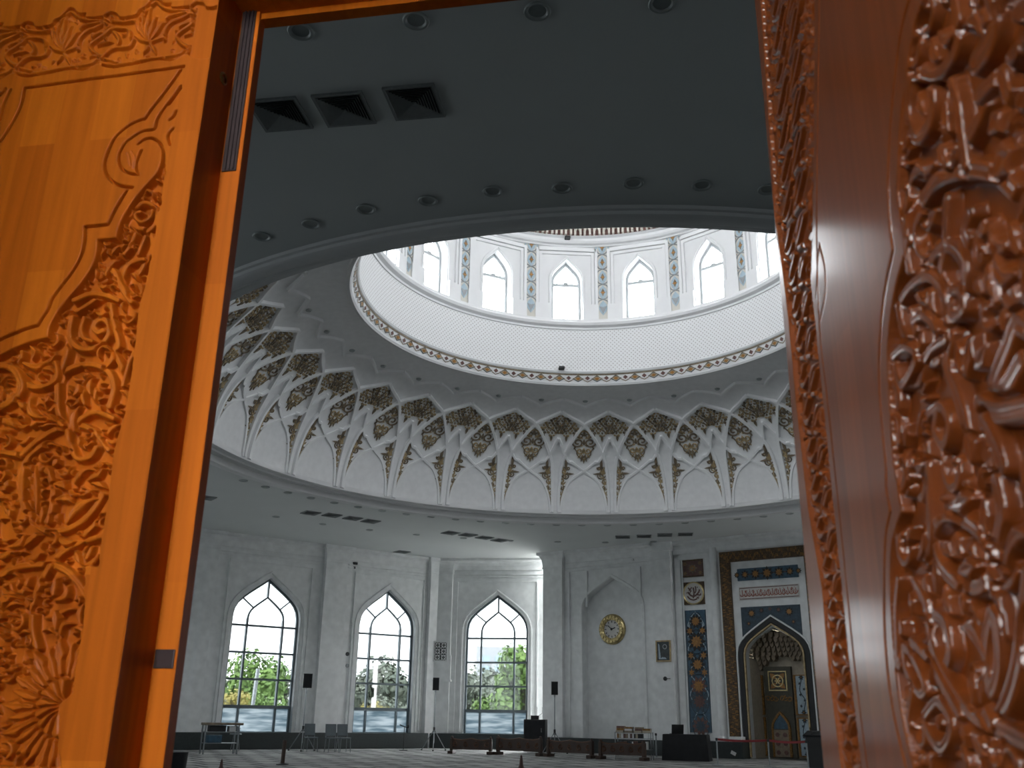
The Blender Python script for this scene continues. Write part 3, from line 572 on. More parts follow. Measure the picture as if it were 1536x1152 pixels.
# ================================================================== CARVED DOOR LEAVES
class Relief:
    """height field in leaf coordinates (u to the right, v up), metres"""
    def __init__(s,u0,u1,v0,v1,st):
        s.u0,s.v0,s.st=u0,v0,st; s.nu=int((u1-u0)/st)+1; s.nv=int((v1-v0)/st)+1
        s.U,s.V=np.meshgrid(u0+st*np.arange(s.nu),v0+st*np.arange(s.nv)); s.H=np.zeros((s.nv,s.nu),np.float32); s.mask=np.zeros((s.nv,s.nu),bool); s.used=np.zeros((s.nv,s.nu),bool); s.sharp=6
    def win(s,P,m):
        P=np.asarray(P); a=P.min(0)-m; b=P.max(0)+m
        i0=max(int((a[0]-s.u0)/s.st),0); i1=min(int((b[0]-s.u0)/s.st)+2,s.nu); j0=max(int((a[1]-s.v0)/s.st),0); j1=min(int((b[1]-s.v0)/s.st)+2,s.nv)
        return (slice(j0,j1),slice(i0,i1)) if i1>i0 and j1>j0 else None
    def dist(s,P,m):
        w=s.win(P,m)
        if w is None: return None,None,None
        U,V=s.U[w],s.V[w]; D=np.full(U.shape,9.,np.float32); T=np.zeros(U.shape,np.float32); n=len(P)-1
        for i in range(n):
            (ax,ay),(bx,by)=P[i],P[i+1]; dx,dy=bx-ax,by-ay; l2=dx*dx+dy*dy
            if l2<1e-12: continue
            t=np.clip(((U-ax)*dx+(V-ay)*dy)/l2,0,1); d=np.hypot(U-ax-t*dx,V-ay-t*dy); k=d<D; D=np.where(k,d,D); T=np.where(k,(i+t)/n,T)
        return w,D,T
    def inside(s,poly):
        w=s.win(poly,0)
        if w is None: return None,None
        U,V=s.U[w],s.V[w]; r=np.zeros(U.shape,bool); n=len(poly)
        for i in range(n):
            (ax,ay),(bx,by)=poly[i],poly[(i+1)%n]
            if ay==by: continue
            c=((ay>V)!=(by>V))&(U<(bx-ax)*(V-ay)/(by-ay)+ax); r^=c
        return w,r
    def sink(s,poly,d):
        w,r=s.inside(poly)
        if w is not None: s.H[w]=np.where(r,-d,s.H[w]); s.mask[w]|=r
        s.d=d
    def groove(s,P,hw,d):
        w,D,T=s.dist(P,hw*1.3)
        if w is None: return
        k=np.clip(1-(D/hw)**3,0,1); s.H[w]=np.minimum(s.H[w],np.where(D<hw,-d*k,0)); 
    def strand(s,P,hw,top=0.0,taper=None,crease=0.0,gap=.0035,lim=True):
        """rounded vine standing to height `top`, undercutting what it crosses; only inside the sunk ground"""
        w,D,T=s.dist(P,hw+gap)
        if w is None: return
        h=hw*(np.ones_like(T) if taper is None else np.interp(T,[0,.5,1],taper)); d=s.d
        x=D/np.maximum(h,1e-5); prof=(-d)+(top+d)*np.clip(1-x**s.sharp,0,1)**.5
        if crease: prof=prof-crease*np.clip(1-x/.28,0,1)*(x<1)
        m=s.mask[w] if lim else np.ones(D.shape,bool); H=s.H[w]
        H=np.where(m&(x>=1)&(D<h+gap),np.minimum(H,-d*.62),H); H=np.where(m&(x<1),np.where(s.used[w]&(x<.82),prof,np.maximum(prof,-d)),H)
        s.H[w]=H; s.used[w]|=m&(D<h+gap)
    def leaf(s,b,t,w_,top=-.001,bend=0.0,vein=.0022):
        """leaf from base b to tip t with a curved midrib and a sunk vein"""
        b,t=np.array(b),np.array(t); d=t-b; nrm=np.array([-d[1],d[0]]); P=[tuple(b+d*q+nrm*bend*math.sin(PI*q)) for q in np.linspace(0,1,9)]
        k=s.sharp; s.sharp=4 if k>6 else 3.2; s.strand(P,w_,top,(.35,1,.05),vein); s.sharp=k
    def bud(s,c,r,top=-.001):
        w,D,T=s.dist([tuple(c),(c[0]+1e-4,c[1])],r+.003)
        if w is None: return
        x=D/r; m=s.mask[w]; s.H[w]=np.where(m&(x<1),-s.d+(top+s.d)*np.sqrt(np.clip(1-x*x,0,1)),np.where(m&(D<r+.003),np.minimum(s.H[w],-s.d*.7),s.H[w])); s.used[w]|=m&(x<1.2)
    def fill(s,n,sz,seed=1,clear=.55):
        """small curled leaves in what ground is left"""
        r=np.random.default_rng(seed); js,is_=np.nonzero(s.mask&~s.used)
        if len(js)==0: return
        for q in range(n):
            k=r.integers(len(js)); j,i=js[k],is_[k]
            if s.used[j,i]: continue
            z=sz*r.uniform(.65,1.25); g=int(z*clear/s.st); 
            if s.used[max(j-g,0):j+g+1,max(i-g,0):i+g+1].mean()>.25: continue
            c=np.array([s.U[j,i],s.V[j,i]]); a=r.uniform(0,2*PI); e=np.array([math.cos(a),math.sin(a)]); f=1 if r.random()<.5 else -1; kind=r.random()
            if kind<.45:
                P=[(c[0]+z*(1-.75*t)*math.cos(a+f*t*4.6),c[1]+z*(1-.75*t)*math.sin(a+f*t*4.6)) for t in np.linspace(0,1,14)]; s.strand(P,z*.24,-.002,(.5,1,1.25),.001)
                s.bud((P[-1][0],P[-1][1]),z*.26,-.001)
            elif kind<.8: s.leaf(c-e*z,c+e*z,z*.42,-.0015,.22*f)
            else:
                for da in (-.7,0,.7): s.leaf(c-e*z*.6,c+z*np.array([math.cos(a+da),math.sin(a+da)]),z*.24,-.002,.12*f)
    def mesh(s,name,m,parent,y0=0.0):
        nv,nu=s.nv,s.nu; H=s.H; co=np.empty((nv*nu,3),np.float32); co[:,0]=s.U.ravel(); co[:,1]=y0-H.ravel(); co[:,2]=s.V.ravel()
        j,i=np.meshgrid(np.arange(nv-1),np.arange(nu-1),indexing='ij'); a=(j*nu+i).ravel(); q=np.stack([a,a+1,a+nu+1,a+nu],1).astype(np.int32)
        me=bpy.data.meshes.new(name); me.vertices.add(nv*nu); me.vertices.foreach_set('co',co.ravel()); me.loops.add(q.size); me.loops.foreach_set('vertex_index',q.ravel())
        me.polygons.add(len(q)); me.polygons.foreach_set('loop_start',np.arange(0,q.size,4,dtype=np.int32)); me.polygons.foreach_set('use_smooth',np.ones(len(q),bool)); me.update(calc_edges=True)
        me.materials.append(m); o=bpy.data.objects.new(name,me); C.objects.link(o); o.parent=parent; return o
def blur(H,k=1):
    for _ in range(k):
        P=np.pad(H,1,'edge'); H=(P[:-2,1:-1]+P[2:,1:-1]+P[1:-1,:-2]+P[1:-1,2:]+2*H)/6
    return H
# ------------------------------------------------------------------ left leaf (closed)
L1=thing('door_1','closed left leaf of carved honey oak double door','door',FD.o,FD.deg,kind='structure')
YO=.006
def lp(*crops):
    """points read off the leaf in the photo -> leaf coordinates"""
    out=[]
    for (ox,oy,sc),pts in crops: out+=[FD.px(ox+x/sc,oy+y/sc) for x,y in pts]
    return out
c0=(0,0,5.12); c1=(0,225,5.12); c2=(0,450,5.12); c3=(0,675,5.12); c4=(0,900,4.57)
VB,VT=1.02,2.60; UL=-.62
RL=Relief(UL,-.0006,VB,VT,.00115); DG=.019
smooth=lambda P,n=5:crom(P,n)
# ground of the large arabesque field (between inner border line and stile)
innr=lp((c0,[(1385,660),(1340,730),(1260,830),(1205,920),(1185,990),(1100,1005),(1020,1050),(960,1100),(930,1150)]),(c1,[(915,30),(912,90),(940,150),(1000,180),(1065,185)]))
inn_b=lp((c1,[(1250,0),(1248,60),(1235,120),(1200,190),(1110,290),(1030,390),(960,500),(920,590),(900,680)]))
inn_c=lp((c1,[(900,680),(755,690)])); inn_d=lp((c1,[(755,690),(750,790),(720,880),(660,980),(600,1060),(520,1150)]),(c2,[(450,90),(410,160),(385,220),(375,295)]))
inn_e=lp((c2,[(375,295),(300,310),(200,340),(100,380),(0,430),(-200,540),(-420,700)]))
stile=lp((c1,[(1262,0),(1268,150),(1240,300),(1232,400),(1195,570),(1170,750),(1120,1000)]),(c2,[(1060,60),(1035,300),(1000,600),(960,850)]),(c3,[(870,0),(820,400),(780,640),(752,885),(650,890)]),(c4,[(575,30),(560,200),(520,440),(490,640),(400,720),(395,1000),(420,1152)]))
edgeb=[(UL-.02,stile[-1][1]),(UL-.02,inn_e[-1][1])]
field=smooth(inn_b,4)+inn_c+smooth(inn_d,4)+smooth(inn_e,4)+edgeb[::-1]+stile[::-1]
RL.sink(field,DG)
upr=lp((c0,[(1385,660),(1340,730),(1260,830),(1205,920),(1185,990)]),(c0,[(1290,1100),(1320,960),(1350,860),(1370,760)])); 
HWL=.0058
V=lambda pts,hw=HWL,top=0.0,taper=None,cr=0.0: RL.strand(smooth(pts),hw,top,taper,cr)
# vines read from the photograph
V(lp((c3,[(-180,60),(0,20),(100,28),(190,40),(330,130),(392,260),(395,400),(345,560),(180,720),(0,820)])),.0062,0,None,.0012)
V(lp((c3,[(340,-60),(210,50),(160,190),(158,360),(205,500),(330,615),(480,612),(620,545),(720,440),(775,345)])),.0062,0,None,.0012)
V(lp((c2,[(160,1180),(270,1080),(400,1000),(520,955),(640,965),(740,1030),(830,1150)])),.0062,0,None,.0012)
V(lp((c2,[(540,940),(510,1010),(520,1100)],),(c3,[(530,-40),(580,60),(680,50),(730,-20)])),.0055)
V(lp((c2,[(480,960),(435,850),(430,700),(440,600),(520,525),(640,492),(760,505),(840,570),(865,680),(830,815)])),.0062,0,None,.0012)
V(lp((c2,[(500,150),(512,300),(505,410),(470,510),(430,600)])),.0055)
V(lp((c2,[(520,120),(575,90),(700,10),(800,-60)])),.005)
V(lp((c2,[(545,130),(525,250),(560,340),(650,375),(760,345),(825,265),(830,190),(790,145),(735,160),(715,210),(745,245),(785,230)])),.0062,0,None,.0012)
V(lp((c2,[(640,130),(615,220),(640,290),(700,310)])),.0045)
V(lp((c2,[(830,-20),(850,100),(880,230),(905,350),(870,390),(930,520),(960,640)])),.0055)
V(lp((c2,[(1020,400),(985,480),(960,560),(930,680)])),.004)
V(lp((c2,[(160,400),(140,520),(165,620),(250,665),(360,645),(425,585),(405,480),(350,440)])),.006,0,None,.001)
V(lp((c2,[(-60,500),(60,505),(130,580),(150,680),(90,760),(-40,835)])),.008,0,None,.0012)
V(lp((c2,[(470,960),(420,930),(300,960),(250,900)])),.005)
V(lp((c2,[(560,960),(640,890),(740,860),(860,905)])),.0055)
V(lp((c3,[(400,860),(500,765),(640,700),(790,655)])),.0055); V(lp((c3,[(640,650),(740,545),(830,405)])),.0055)
V(lp((c3,[(-60,1000),(100,905),(250,880),(400,882),(510,935),(590,1020),(650,1110)])),.0065,0,None,.0012)
V(lp((c3,[(370,890),(300,1020),(250,1150)],),(c4,[(215,60),(210,200),(240,330)])),.006)
V(lp((c1,[(1010,620),(1085,598),(1150,640),(1168,740),(1125,830),(1060,950)])),.0055); V(lp((c1,[(1120,640),(1065,770),(1040,840)])),.0045); V(lp((c1,[(1035,640),(990,740),(945,800)])),.0045)
V(lp((c1,[(925,1000),(960,900),(1020,850),(1095,835)])),.0055)
V(lp((c1,[(1040,450),(1090,402),(1155,412),(1200,475),(1185,565),(1130,620)])),.0048); V(lp((c1,[(1165,460),(1140,520),(1085,548),(1040,525),(1035,482),(1075,470)])),.004)
V(lp((c1,[(560,1150),(680,1102),(800,1110),(905,1152)])),.0058,0,None,.001); V(lp((c1,[(790,900),(865,925),(905,1010),(960,1105),(1000,1160)])),.0065,0,None,.0015)
lf=lambda c,b,t,w,bend=0.0: RL.leaf(lp((c,[b]))[0],lp((c,[t]))[0],w,-.0005,bend)
for c,b,t,w,bd_ in [(c2,(170,480),(430,400),.011,-.25),(c2,(300,540),(400,560),.006,.3),(c2,(560,1000),(610,800),.009,.2),(c2,(640,800),(690,560),.008,.2),(c2,(680,720),(800,740),.007,-.2),(c2,(720,760),(790,620),.006,.2),
    (c2,(230,960),(420,930),.013,.25),(c2,(230,800),(120,760),.009,.2),(c2,(330,900),(230,720),.008,.3),(c2,(640,1130),(600,1030),.006,.2),(c2,(90,960),(10,900),.016,.1),(c2,(60,1000),(-60,1080),.014,-.2),
    (c3,(400,120),(440,60),.009,.1),(c3,(410,150),(500,180),.010,-.2),(c3,(410,260),(490,300),.010,.2),(c3,(420,380),(540,400),.010,.2),(c3,(500,560),(740,370),.011,.18),(c3,(60,740),(180,640),.010,-.2),(c3,(20,300),(60,220),.009,0),(c3,(20,420),(60,520),.009,.1),(c3,(560,260),(680,140),.007,.2),(c3,(660,230),(790,120),.007,-.1),
    (c3,(690,250),(790,290),.006,.1),(c3,(640,880),(560,760),.007,.1),(c3,(640,880),(640,730),.006,0),(c3,(640,880),(700,720),.006,0),(c3,(640,880),(750,780),.007,-.2),(c3,(560,700),(430,650),.008,.2),(c3,(300,790),(200,830),.006,.2),
    (c3,(130,1090),(60,1000),.007,.1),(c3,(130,1090),(130,970),.006,0),(c3,(130,1090),(220,960),.007,-.1),(c3,(130,1090),(200,1080),.008,0),(c3,(120,1140),(0,1100),.007,.1),(c3,(390,1150),(320,1010),.008,-.2),(c3,(400,1150),(430,970),.008,.1),(c3,(410,1150),(510,1030),.008,-.3),
    (c4,(370,330),(270,120),.007,-.35),(c4,(370,300),(260,220),.007,-.4),(c4,(380,260),(540,60),.007,.45),(c4,(400,250),(480,160),.006,.4),(c4,(370,200),(365,60),.009,0),(c2,(590,640),(540,740),.008,.2),(c1,(800,960),(940,820),.007,.2),(c1,(870,1000),(720,1000),.006,.3),(c1,(830,760),(810,800),.008,.1)]: lf(c,b,t,w,bd_)
# pod with seeds inside the pointed oval
for k in range(5):
    y=120+k*90
    for sx in (-1,1): lf(c3,(268,y+70),(268+sx*75,y-5),.009,sx*.15)
lf(c3,(300,560),(320,420),.006); lf(c3,(268,480),(258,90),.006)
# rosette at the foot of the field
ro=lp((c4,[(412,735)]))[0]; k_=abs(lp((c4,[(412,735)]))[0][0]-lp((c4,[(312,735)]))[0][0])/100
for i in range(9):
    a=R_(78+i*25); e=np.array([math.cos(a),math.sin(a)]); o_=np.array(ro); RL.leaf(o_+e*k_*175,o_+e*k_*430,k_*56,-.0008,.03,.003)
for i in range(9):
    a=R_(90+i*25); e=np.array([math.cos(a),math.sin(a)]); o_=np.array(ro); RL.leaf(o_+e*k_*170,o_+e*k_*400,k_*30,-.003,.03,.001)
for i in range(8):
    a=R_(100+i*24); e=np.array([math.cos(a),math.sin(a)]); o_=np.array(ro); RL.strand([tuple(o_+e*k_*12),tuple(o_+e*k_*90),tuple(o_+e*k_*150)],k_*33,.001,(.25,.75,1),0)
RL.fill(900,.0135,3,.5); RL.fill(500,.009,5,.4)
# border lines
for g in (lp((c0,[(190,675),(1410,510)])),smooth(lp((c0,[(188,680),(168,790),(120,900),(60,1000),(0,1085),(-120,1200)]))),smooth(lp((c0,[(1385,540),(1330,620),(1250,730),(1170,830),(1110,915)]))),
          smooth(lp((c0,[(1098,915),(1020,945),(940,1000),(880,1060),(835,1150)]),(c1,[(803,100),(815,180),(860,240),(930,275),(1015,285)]))),smooth(lp((c1,[(972,312),(900,430),(830,570)]))),lp((c1,[(825,572),(650,590)])),
          smooth(lp((c1,[(652,590),(650,690),(630,790),(590,880),(530,970),(460,1060),(395,1150)]),(c2,[(370,70),(330,130),(290,195)]))),smooth(lp((c2,[(290,195),(200,220),(100,260),(0,305),(-200,420),(-420,580)])))): RL.groove(g,.0029,.014)
for g in (smooth(innr),smooth(lp((c0,[(1060,1105),(1110,1068),(1170,1062),(1230,1105),(1252,1160)]))),smooth(inn_b),inn_c,smooth(inn_d),smooth(inn_e),smooth(lp((c1,[(1085,0),(1052,80),(1045,140),(1062,182)]))),
          smooth(lp((c1,[(1262,175),(1220,260),(1218,330),(1230,410)]))),smooth(lp((c0,[(1350,850),(1335,890),(1300,920)]))),smooth(lp((c0,[(1330,985),(1290,1040),(1305,1110)]))),smooth(lp((c0,[(1385,680),(1300,800)])))): RL.groove(g,.0026,.013)
# small leaf inside the top curl
RL.d=.006
for g in (smooth(lp((c1,[(980,20),(990,70),(1000,120)]))),smooth(lp((c1,[(1010,10),(1030,60),(1020,140)])))): RL.groove(g,.0012,.003)
for g in (smooth(lp((c0,[(-30,760),(30,700),(40,680)]))),smooth(lp((c0,[(0,920),(30,800),(80,690)])))): RL.groove(g,.003,.010)
# frieze of interlaced lobes along the top, a repeat every 650 px
RL.d=.009
p0=lp((c0,[(480,230)]))[0]; p1=lp((c0,[(1130,180)]))[0]; per=p1[0]-p0[0]
def fr_pts(pts): return [(a-p0[0],b-p0[1]) for a,b in lp((c0,pts))]
band_t=fr_pts([(160,190),(200,165),(250,175),(275,205),(390,185),(415,150),(470,118),(540,52),(600,98),(660,100),(655,130),(790,120)]); band_b=fr_pts([(790,490),(740,490),(640,540),(540,530),(400,560),(330,572),(200,592),(120,572)])
for k in range(-2,3):
    sh=lambda P:[(a+p0[0]+k*per,b+p0[1]) for a,b in P]
    RL.sink(smooth(sh(band_t),3)+smooth(sh(band_b),3),.009)
lim=lp((c0,[(1505,0),(1440,400)])); RL.mask&=RL.U<np.interp(RL.V,[lim[1][1],lim[0][1]],[lim[1][0],lim[0][0]])+0.0
for k in range(-2,3):
    sh=lambda P:[(a+p0[0]+k*per,b+p0[1]) for a,b in P]
    for P,hw in [([(160,215),(290,235),(400,215),(470,150),(540,85),(600,130),(690,150),(800,150)],.0032),([(100,545),(200,560),(330,545),(450,520),(560,505),(680,500),(770,455)],.0035),
                 ([(590,370),(600,300),(650,240),(730,205),(800,170),(850,215),(905,290),(890,350)],.0034),([(340,360),(330,300),(270,285),(200,290),(150,330),(50,400),(40,440),(110,500),(230,540)],.0034),
                 ([(690,320),(710,270),(780,240),(840,190)],.0028),([(680,300),(700,380),(770,410),(860,370),(990,330)],.003),([(770,420),(700,480),(600,500)],.003),([(770,420),(850,480),(960,490)],.003),
                 ([(120,510),(200,440),(330,420),(360,370)],.0034),([(400,300),(390,240),(420,200)],.003),([(590,240),(640,190),(760,165)],.003)]: RL.strand(smooth(sh(fr_pts(P))),hw,0)
    for b,t,w in [((480,380),(400,220),.008),((480,380),(440,170),.008),((480,380),(500,120),.009),((480,380),(545,180),.008),((490,380),(600,230),.008),((480,390),(360,330),.006),((490,390),(600,350),.006),((480,400),(420,480),.006),((480,400),(520,480),.006),((800,300),(800,220),.006),((740,340),(860,310),.006),((200,215),(205,180),.006)]:
        P=sh(fr_pts([b,t])); RL.leaf(P[0],P[1],w*.75,0,.06,.002)
RL.fill(250,.006,9,.5)
RL.H=blur(RL.H,1)
RL.mesh('carved_panel',M['wood'],L1)
DH=2.95
E1,W1_,E2=.094,.040,.026
mb=MB(); mb.box(-1.12,UL,-.0,E1,0,DH); mb.box(UL,0,.0305,E1,VB,VT); mb.box(UL,0,0,E1,0,VB); mb.box(UL,0,0,E1,VT,DH); mb.build('leaf_core',M['wood'],L1)
mb=MB(); mb.box(-.0005,.0008,-.0,E1,VB,VT); mb.build('leaf_edge',M['wood'],L1)
mb=MB(); mb.box(-1.1,W1_,E1,E1+E2,0,DH); mb.build('rebate_strip',M['wood'],L1)
mb=MB(); mb.box(W1_,W1_+.0012,E1+.0005,E1+E2,0,DH); o=mb.build('rebate_edge',M['wood'],L1)
pl=lambda px,py,d: FD.px(px,py,d)
a=pl(234,974,E1); b=pl(260,1003,E1); mb=MB(); mb.bbox(a[0],b[0],E1-.0025,E1+.001,b[1],a[1],.002); mb.build('strike_plate',M['brown_plate'],L1)
# flush bolt channel at the top of the strip
zb_=pl(345,257,E1)[1]; mb=MB(); mb.box(.004,.0335,E1-.003,E1+.001,zb_,DH-.05)
for x in (.010,.018,.026): mb.box(x,x+.003,E1-.006,E1-.003,zb_+.003,DH-.05)
mb.build('flush_bolt',M['brown_plate'],L1)
# round brass eye on the shaded leaf edge
hit=None; d=ray(334,118); nrm=FD.D; t=(FD.w(.001,0)-EYEP).dot(nrm)/d.dot(nrm); q=EYEP+d*t-FD.o; ky,kz=q.dot(FD.N),q.z
mb=MB(); mb.tube([(.001+.002,ky+.011*math.cos(a_),kz+.011*math.sin(a_)) for a_ in np.linspace(0,2*PI,17)[:-1]],.0025,6,close=True); mb.box(.0005,.0025,ky-.004,ky+.004,kz-.004,kz+.004); mb.build('edge_ring',M['brass'],L1)
# ------------------------------------------------------------------ door frame: header, right jamb
z2=pl(431,24,.10)[1]; z1=pl(431,15.5,.10)[1]; d_=ray(431,39); tt=(z2-EYE)/d_.z; yb=(EYEP+d_*tt-FD.o).dot(FD.N); yb=min(max(yb,.12),.6)
print('header',z1,z2,yb)
FRX=1.036
mb=MB(); mb.box(-1.25,FRX+.3,.02,.10,z1,3.2); mb.box(-1.25,FRX+.3,.1005,yb,z2,3.2); o=place(mb.build('trim_1',M['wood']),FD.o,FD.deg); tag(o,kind='structure')
mb=MB(); mb.box(FRX+.012,FRX+.3,.0,.02+yb,0,z2-.002); mb.box(-1.4,-1.13,.0,yb,0,z2-.002); o=place(mb.build('trim_2',M['wood_shaded']),FD.o,FD.deg); tag(o,kind='structure')
# entrance wall round the door
mb=MB(); mb.box(-6.8,-1.4,.13,.45,0,ZC); mb.box(FRX+.3,8.5,.13,.45,0,ZC); mb.box(-1.4,FRX+.3,.13,.45,3.2,ZC); o=place(mb.build('wall_entrance',M['wall_plaster']),FD.o,FD.deg); tag(o,kind='structure')
# ------------------------------------------------------------------ right leaf (swung out towards the viewer)
FRO=FD.w(FRX,0,0.0); FR=Frame(.420,1.335,-96.0)
L2=thing('door_2','open right leaf of carved oak double door with reflections','door',FR.o,FR.deg,kind='structure')
RR=Relief(.0,.86,1.0,2.42,.0014)
k5=(1236,0,3.84); k6=(1236,300,2.88); k7=(1200,700,2.547); k0=(0,0,1)
def rp(*crops):
    out=[]
    for (ox,oy,sc),pts in crops: out+=[FR.px(ox+x/sc,oy+y/sc) for x,y in pts]
    return out
B2=[rp((k5,[(640,-260),(580,-40),(520,150),(480,400),(440,700),(425,1000),(425,1152)]),(k6,[(335,100),(345,235)])),rp((k6,[(345,240),(300,420),(275,650),(285,900),(300,1152)]),(k7,[(360,0),(388,172)])),rp((k7,[(388,175),(355,270),(345,420),(355,650),(380,900),(432,1152),(470,1300)]))]
B2s=[p for b in B2 for p in crom(b,5)]
B1=[rp((k5,[(560,-260),(500,-40),(450,150),(415,400),(385,700),(370,1000),(372,1152)]),(k6,[(285,100),(298,212)])),rp((k6,[(298,218),(270,350),(250,500),(238,700),(245,900),(268,1152)]),(k7,[(330,80),(346,168)])),rp((k7,[(346,172),(328,260),(322,420),(325,650),(350,900),(405,1152),(440,1300)]))]
RR.sharp=8; RR.sink(B2s+[(.9,B2s[-1][1]),(.9,B2s[0][1])],.013)
for b in B1: RR.groove(crom(b,5),.0022,.009)
X=lambda c,pts,hw=.0075,top=0.0,tp=None,cr=.0014: RR.strand(crom(rp((c,pts)),6),hw,top,tp,cr)
# vines from the photograph
X(k5,[(520,320),(480,480),(470,640),(490,740),(530,800),(600,700),(610,540),(560,440),(510,430)]); X(k5,[(730,0),(760,160),(740,300),(650,420),(560,420)]); X(k5,[(1150,230),(1040,340),(950,480),(870,700),(760,880),(640,960),(520,1000)]); X(k5,[(870,560),(1000,420),(1090,300)])
X(k5,[(560,1152),(640,1040),(800,980),(960,1000),(1080,1100)],.009); X(k5,[(900,0),(960,120),(930,260),(860,360)],.012); X(k5,[(720,480),(760,640),(780,820),(800,960)],.007); X(k5,[(1010,430),(1050,560),(1150,640)],.008)
X(k6,[(350,0),(345,150),(365,330),(420,450),(440,400),(420,320),(380,180),(360,170)],.006); X(k6,[(520,0),(515,200),(500,330),(560,500),(590,420),(600,300),(560,220),(510,205),(460,260),(450,400),(460,520)],.007)
X(k6,[(310,460),(370,370),(440,330),(500,400),(530,560)],.0065); X(k6,[(310,460),(330,560),(350,620)],.006); X(k6,[(540,440),(545,500),(590,480),(575,400),(540,390)],.006)
X(k6,[(620,60),(600,140),(640,200),(680,120)],.008); X(k6,[(690,250),(740,350),(800,420),(864,450)],.013); X(k6,[(864,560),(820,540),(780,640),(720,800),(760,830),(840,700)],.010)
X(k6,[(540,600),(520,700),(560,820),(600,960),(610,1100)],.010); X(k6,[(660,880),(740,920),(864,900)],.010); X(k6,[(380,520),(420,500),(470,560),(490,690),(420,680),(380,540)],.006); X(k6,[(290,680),(340,640),(390,680),(330,800),(300,720)],.006); X(k6,[(480,920),(470,1000),(510,1060),(530,960),(490,890),(430,960),(440,1110)],.006)
X(k6,[(680,960),(730,1060),(760,1152)],.009); X(k6,[(430,690),(460,640),(520,600)],.006)
X(k7,[(490,270),(540,190),(610,200),(690,270),(720,380),(680,460),(600,450),(530,380),(490,270)],.008); X(k7,[(480,0),(485,120),(490,270),(470,400),(480,540)],.007); X(k7,[(740,60),(760,180),(735,330),(722,400),(740,520),(760,640)],.009)
X(k7,[(860,430),(840,600),(820,760),(780,900),(720,980)],.011); X(k7,[(720,560),(700,700),(720,860),(750,760),(740,600),(720,560)],.008); X(k7,[(490,560),(540,590),(565,700),(540,770),(500,690),(480,600)],.007); X(k7,[(480,540),(500,700),(560,830),(640,940),(720,990),(856,1060)],.008)
X(k7,[(370,430),(360,560),(370,760),(385,700),(380,600)],.006); X(k7,[(390,690),(400,780),(450,870),(470,840),(420,720),(390,690)],.006); X(k7,[(420,670),(470,720),(540,840),(600,950)],.0065); X(k7,[(470,950),(520,900),(570,990),(530,1080),(475,1000),(470,950)],.007); X(k7,[(420,860),(410,980),(450,1080),(460,1152)],.006)
X(k7,[(640,780),(660,860),(720,980)],.007); X(k7,[(430,440),(470,520),(480,600)],.006)
rl=lambda c,b,t,w,bd=0.0: RR.leaf(rp((c,[b]))[0],rp((c,[t]))[0],w,-.0005,bd,.003)
for c,b,t,w,bd_ in [(k5,(690,960),(640,800),.011,.1),(k5,(720,960),(760,850),.010,.1),(k5,(980,1000),(1050,860),.02,.1),(k5,(940,760),(990,640),.014,0),(k5,(640,340),(600,200),.010,.2),(k5,(880,180),(900,40),.018,0),(k5,(560,660),(520,520),.008,.1),(k5,(1100,700),(1150,500),.014,.1),(k5,(690,760),(680,560),.009,.1),(k5,(480,1060),(560,1000),.009,.2),
    (k6,(440,130),(480,40),.011,.1),(k6,(650,290),(640,150),.012,0),(k6,(720,440),(690,260),.012,.1),(k6,(760,560),(750,460),.01,0),(k6,(660,400),(640,320),.01,.1),(k6,(600,760),(560,600),.014,.1),(k6,(640,720),(690,610),.013,-.1),(k6,(600,760),(620,580),.012,0),(k6,(770,200),(700,90),.011,.3),(k6,(800,320),(720,220),.011,.3),(k6,(830,240),(790,80),.010,.1),(k6,(620,1120),(600,1000),.014,0),(k6,(700,1152),(680,1020),.010,.1),(k6,(340,1060),(350,960),.009,.1),(k6,(400,660),(410,560),.009,0),
    (k7,(620,60),(590,160),.012,.1),(k7,(560,150),(640,120),.014,0),(k7,(700,260),(690,110),.010,.1),(k7,(510,480),(500,340),.009,0),(k7,(560,560),(540,440),.009,.1),(k7,(620,560),(610,470),.012,.1),(k7,(680,600),(640,500),.010,.2),(k7,(600,330),(580,240),.012,.1),(k7,(630,380),(640,280),.012,-.1),(k7,(600,400),(660,380),.012,0),(k7,(560,340),(530,290),.010,0),(k7,(650,900),(640,780),.010,0),(k7,(680,900),(690,790),.010,.1),(k7,(620,1060),(610,980),.012,0),(k7,(400,300),(420,230),.008,.1),(k7,(420,560),(410,470),.008,0),(k7,(520,1000),(520,940),.010,0),(k7,(700,1100),(640,1000),.012,.1)]: rl(c,b,t,w,bd_)
RR.fill(300,.024,11); RR.fill(140,.014,12)
# narrow carved border near the hinge edge
sl_=rp((k0,[(1138,-60),(1141,0),(1151,150),(1162,320),(1176,420),(1183,480),(1194,600),(1212,760),(1233,880),(1243,1000),(1262,1152),(1272,1240)])); sr_=rp((k0,[(1222,-60),(1222,0),(1221,150),(1219,320),(1216,420),(1222,480),(1234,600),(1250,760),(1262,880),(1274,1000),(1292,1152),(1302,1240)]))
RR.mask[:]=False; RR.used[:]=False; RR.sink(sl_+sr_[::-1],.008)
mid=[((a[0]+b[0])/2,(a[1]+b[1])/2,abs(b[0]-a[0])/2) for a,b in zip(sl_,sr_)]; vs_=[m_[1] for m_ in mid][::-1]; us_=[m_[0] for m_ in mid][::-1]; hs_=[m_[2] for m_ in mid][::-1]
def ms(v): return float(np.interp(v,vs_,us_)),float(np.interp(v,vs_,hs_))
for sg in (1,-1):
    RR.strand([(ms(v)[0]+sg*.72*ms(v)[1]*math.sin(v*2*PI/.11),v) for v in np.arange(1.0,2.42,.006)],.0042,0,None,.001)
